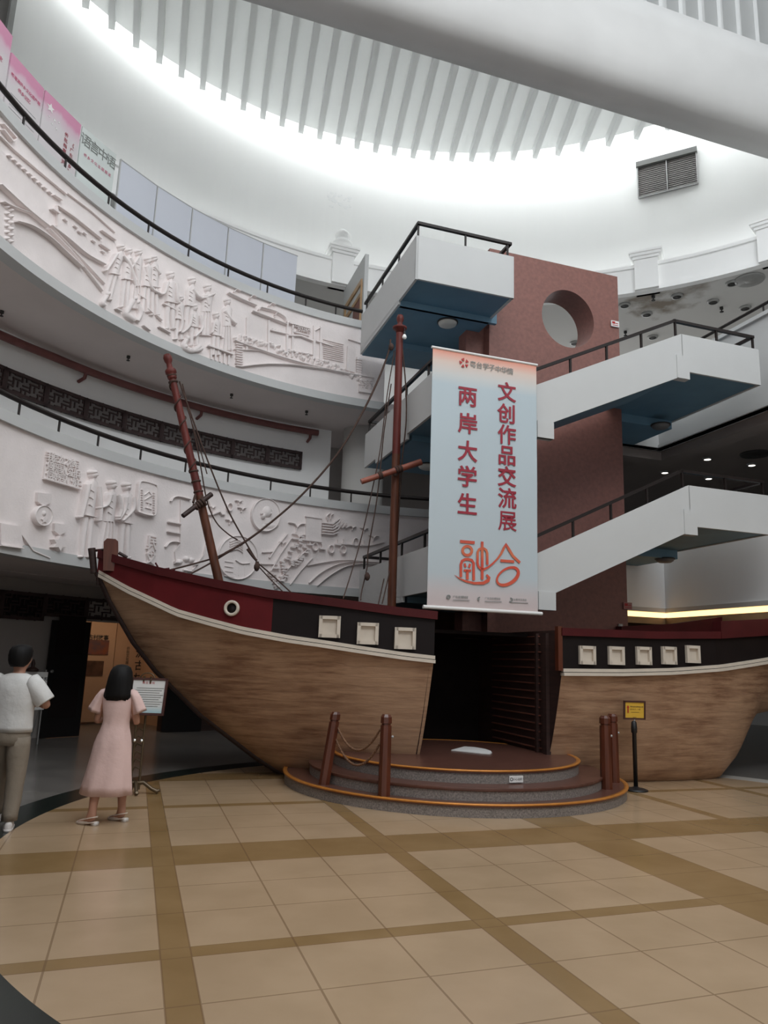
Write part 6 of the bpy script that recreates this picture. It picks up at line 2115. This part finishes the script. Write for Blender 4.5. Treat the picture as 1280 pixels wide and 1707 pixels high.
ploft(rings, 'tshirt', ma, M['tshirt'], (False, False))
for s in (-1, 1):
    a_, b_ = Vector((s * .155, -.005, 1.355)), Vector((s * .285, .05, 1.165))
    d_ = (b_ - a_).normalized()
    rings = [tring(a_.lerp(b_, f), d_ if f > .1 else (s, 0, -.5), r, r * 1.02, fold=fo, ph=f * 3) for f, r, fo in ((-.1, .055, 0), (.0, .085, 0), (.25, .094, .02), (.6, .092, .03), (.95, .090, .045), (1.0, .086, .04), (.93, .076, .02))]
    ploft(rings, 'sleeve', ma, M['tshirt'], (True, False))
hr = []
for z, rx, ry, cy in ((1.712, .015, .02, .01), (1.705, .055, .065, .005), (1.687, .085, .10, .005), (1.65, .104, .118, .0), (1.60, .108, .115, -.006), (1.555, .101, .100, -.016), (1.52, .086, .078, -.028), (1.495, .062, .055, -.04)):
    hr.append([Vector((v.x, min(v.y, .045 if z < 1.63 else .09), v.z)) for v in ering((0, cy, z), rx, ry, 40, .015, 13)])
ploft(hr, 'hair', ma, M['hair'])
# trousers: hip part running into two legs
rings = [ering((0, 0, .955), .168, .118), ering((0, 0, .90), .178, .130, fold=.006), ering((0, 0, .83), .185, .138, fold=.01), ering((0, 0, .765), .184, .132, fold=.012)]
ploft(rings, 'trousers', ma, M['trousers'], (True, True))
for s, f in zip((-1, 1), ft):
    rr = []
    for z, k, r, fo in ((.84, 0, .098, .0), (.76, .05, .102, .01), (.66, .18, .097, .02), (.55, .35, .088, .025), (.46, .5, .082, .04), (.36, .65, .078, .045), (.25, .82, .074, .04), (.15, .95, .070, .05), (.085, 1.0, .070, .06), (.09, 1.0, .060, .05)):
        x = s * .092 * (1 - k) + f[0] * k; y = f[1] * k + .02 * sin(k * pi)
        rr.append(ering((x, y, z), r, r * 1.08, 24, fo, 5, z * 20))
    ploft(rr, 'trouser_leg', ma, M['trousers'], (True, False))
    d_ = Vector((f[2], f[3], 0)).normalized(); sd = Vector((-d_.y, d_.x, 0))
    rings = []
    for x, w, z1 in ((-.085, .022, .06), (-.07, .036, .088), (-.02, .041, .10), (.04, .043, .098), (.10, .047, .075), (.15, .045, .062), (.19, .030, .05), (.205, .012, .035)):
        c_ = Vector((f[0], f[1], 0)) + d_ * x
        rings.append([c_ + sd * w * cos(a) * (1 if sin(a) < 0 else .9) + Vector((0, 0, max(0.0, z1 / 2 + z1 / 2 * sin(a) * 1.0 if sin(a) > -.6 else 0))) for a in [i * 2 * pi / 16 for i in range(16)]])
    sh_ = ploft(rings, 'shoe', ma, M['shoe'])
    rings = [[Vector((f[0], f[1], 0)) + d_ * x + sd * w + Vector((0, 0, z)) for x, w in ((-.09, -.03), (.0, -.045), (.12, -.05), (.19, -.035), (.212, 0), (.19, .035), (.12, .05), (.0, .045), (-.09, .03), (-.1, 0))] for z in (.0, .022)]
    ploft(rings, 'shoe_sole', sh_, M['shoe'])
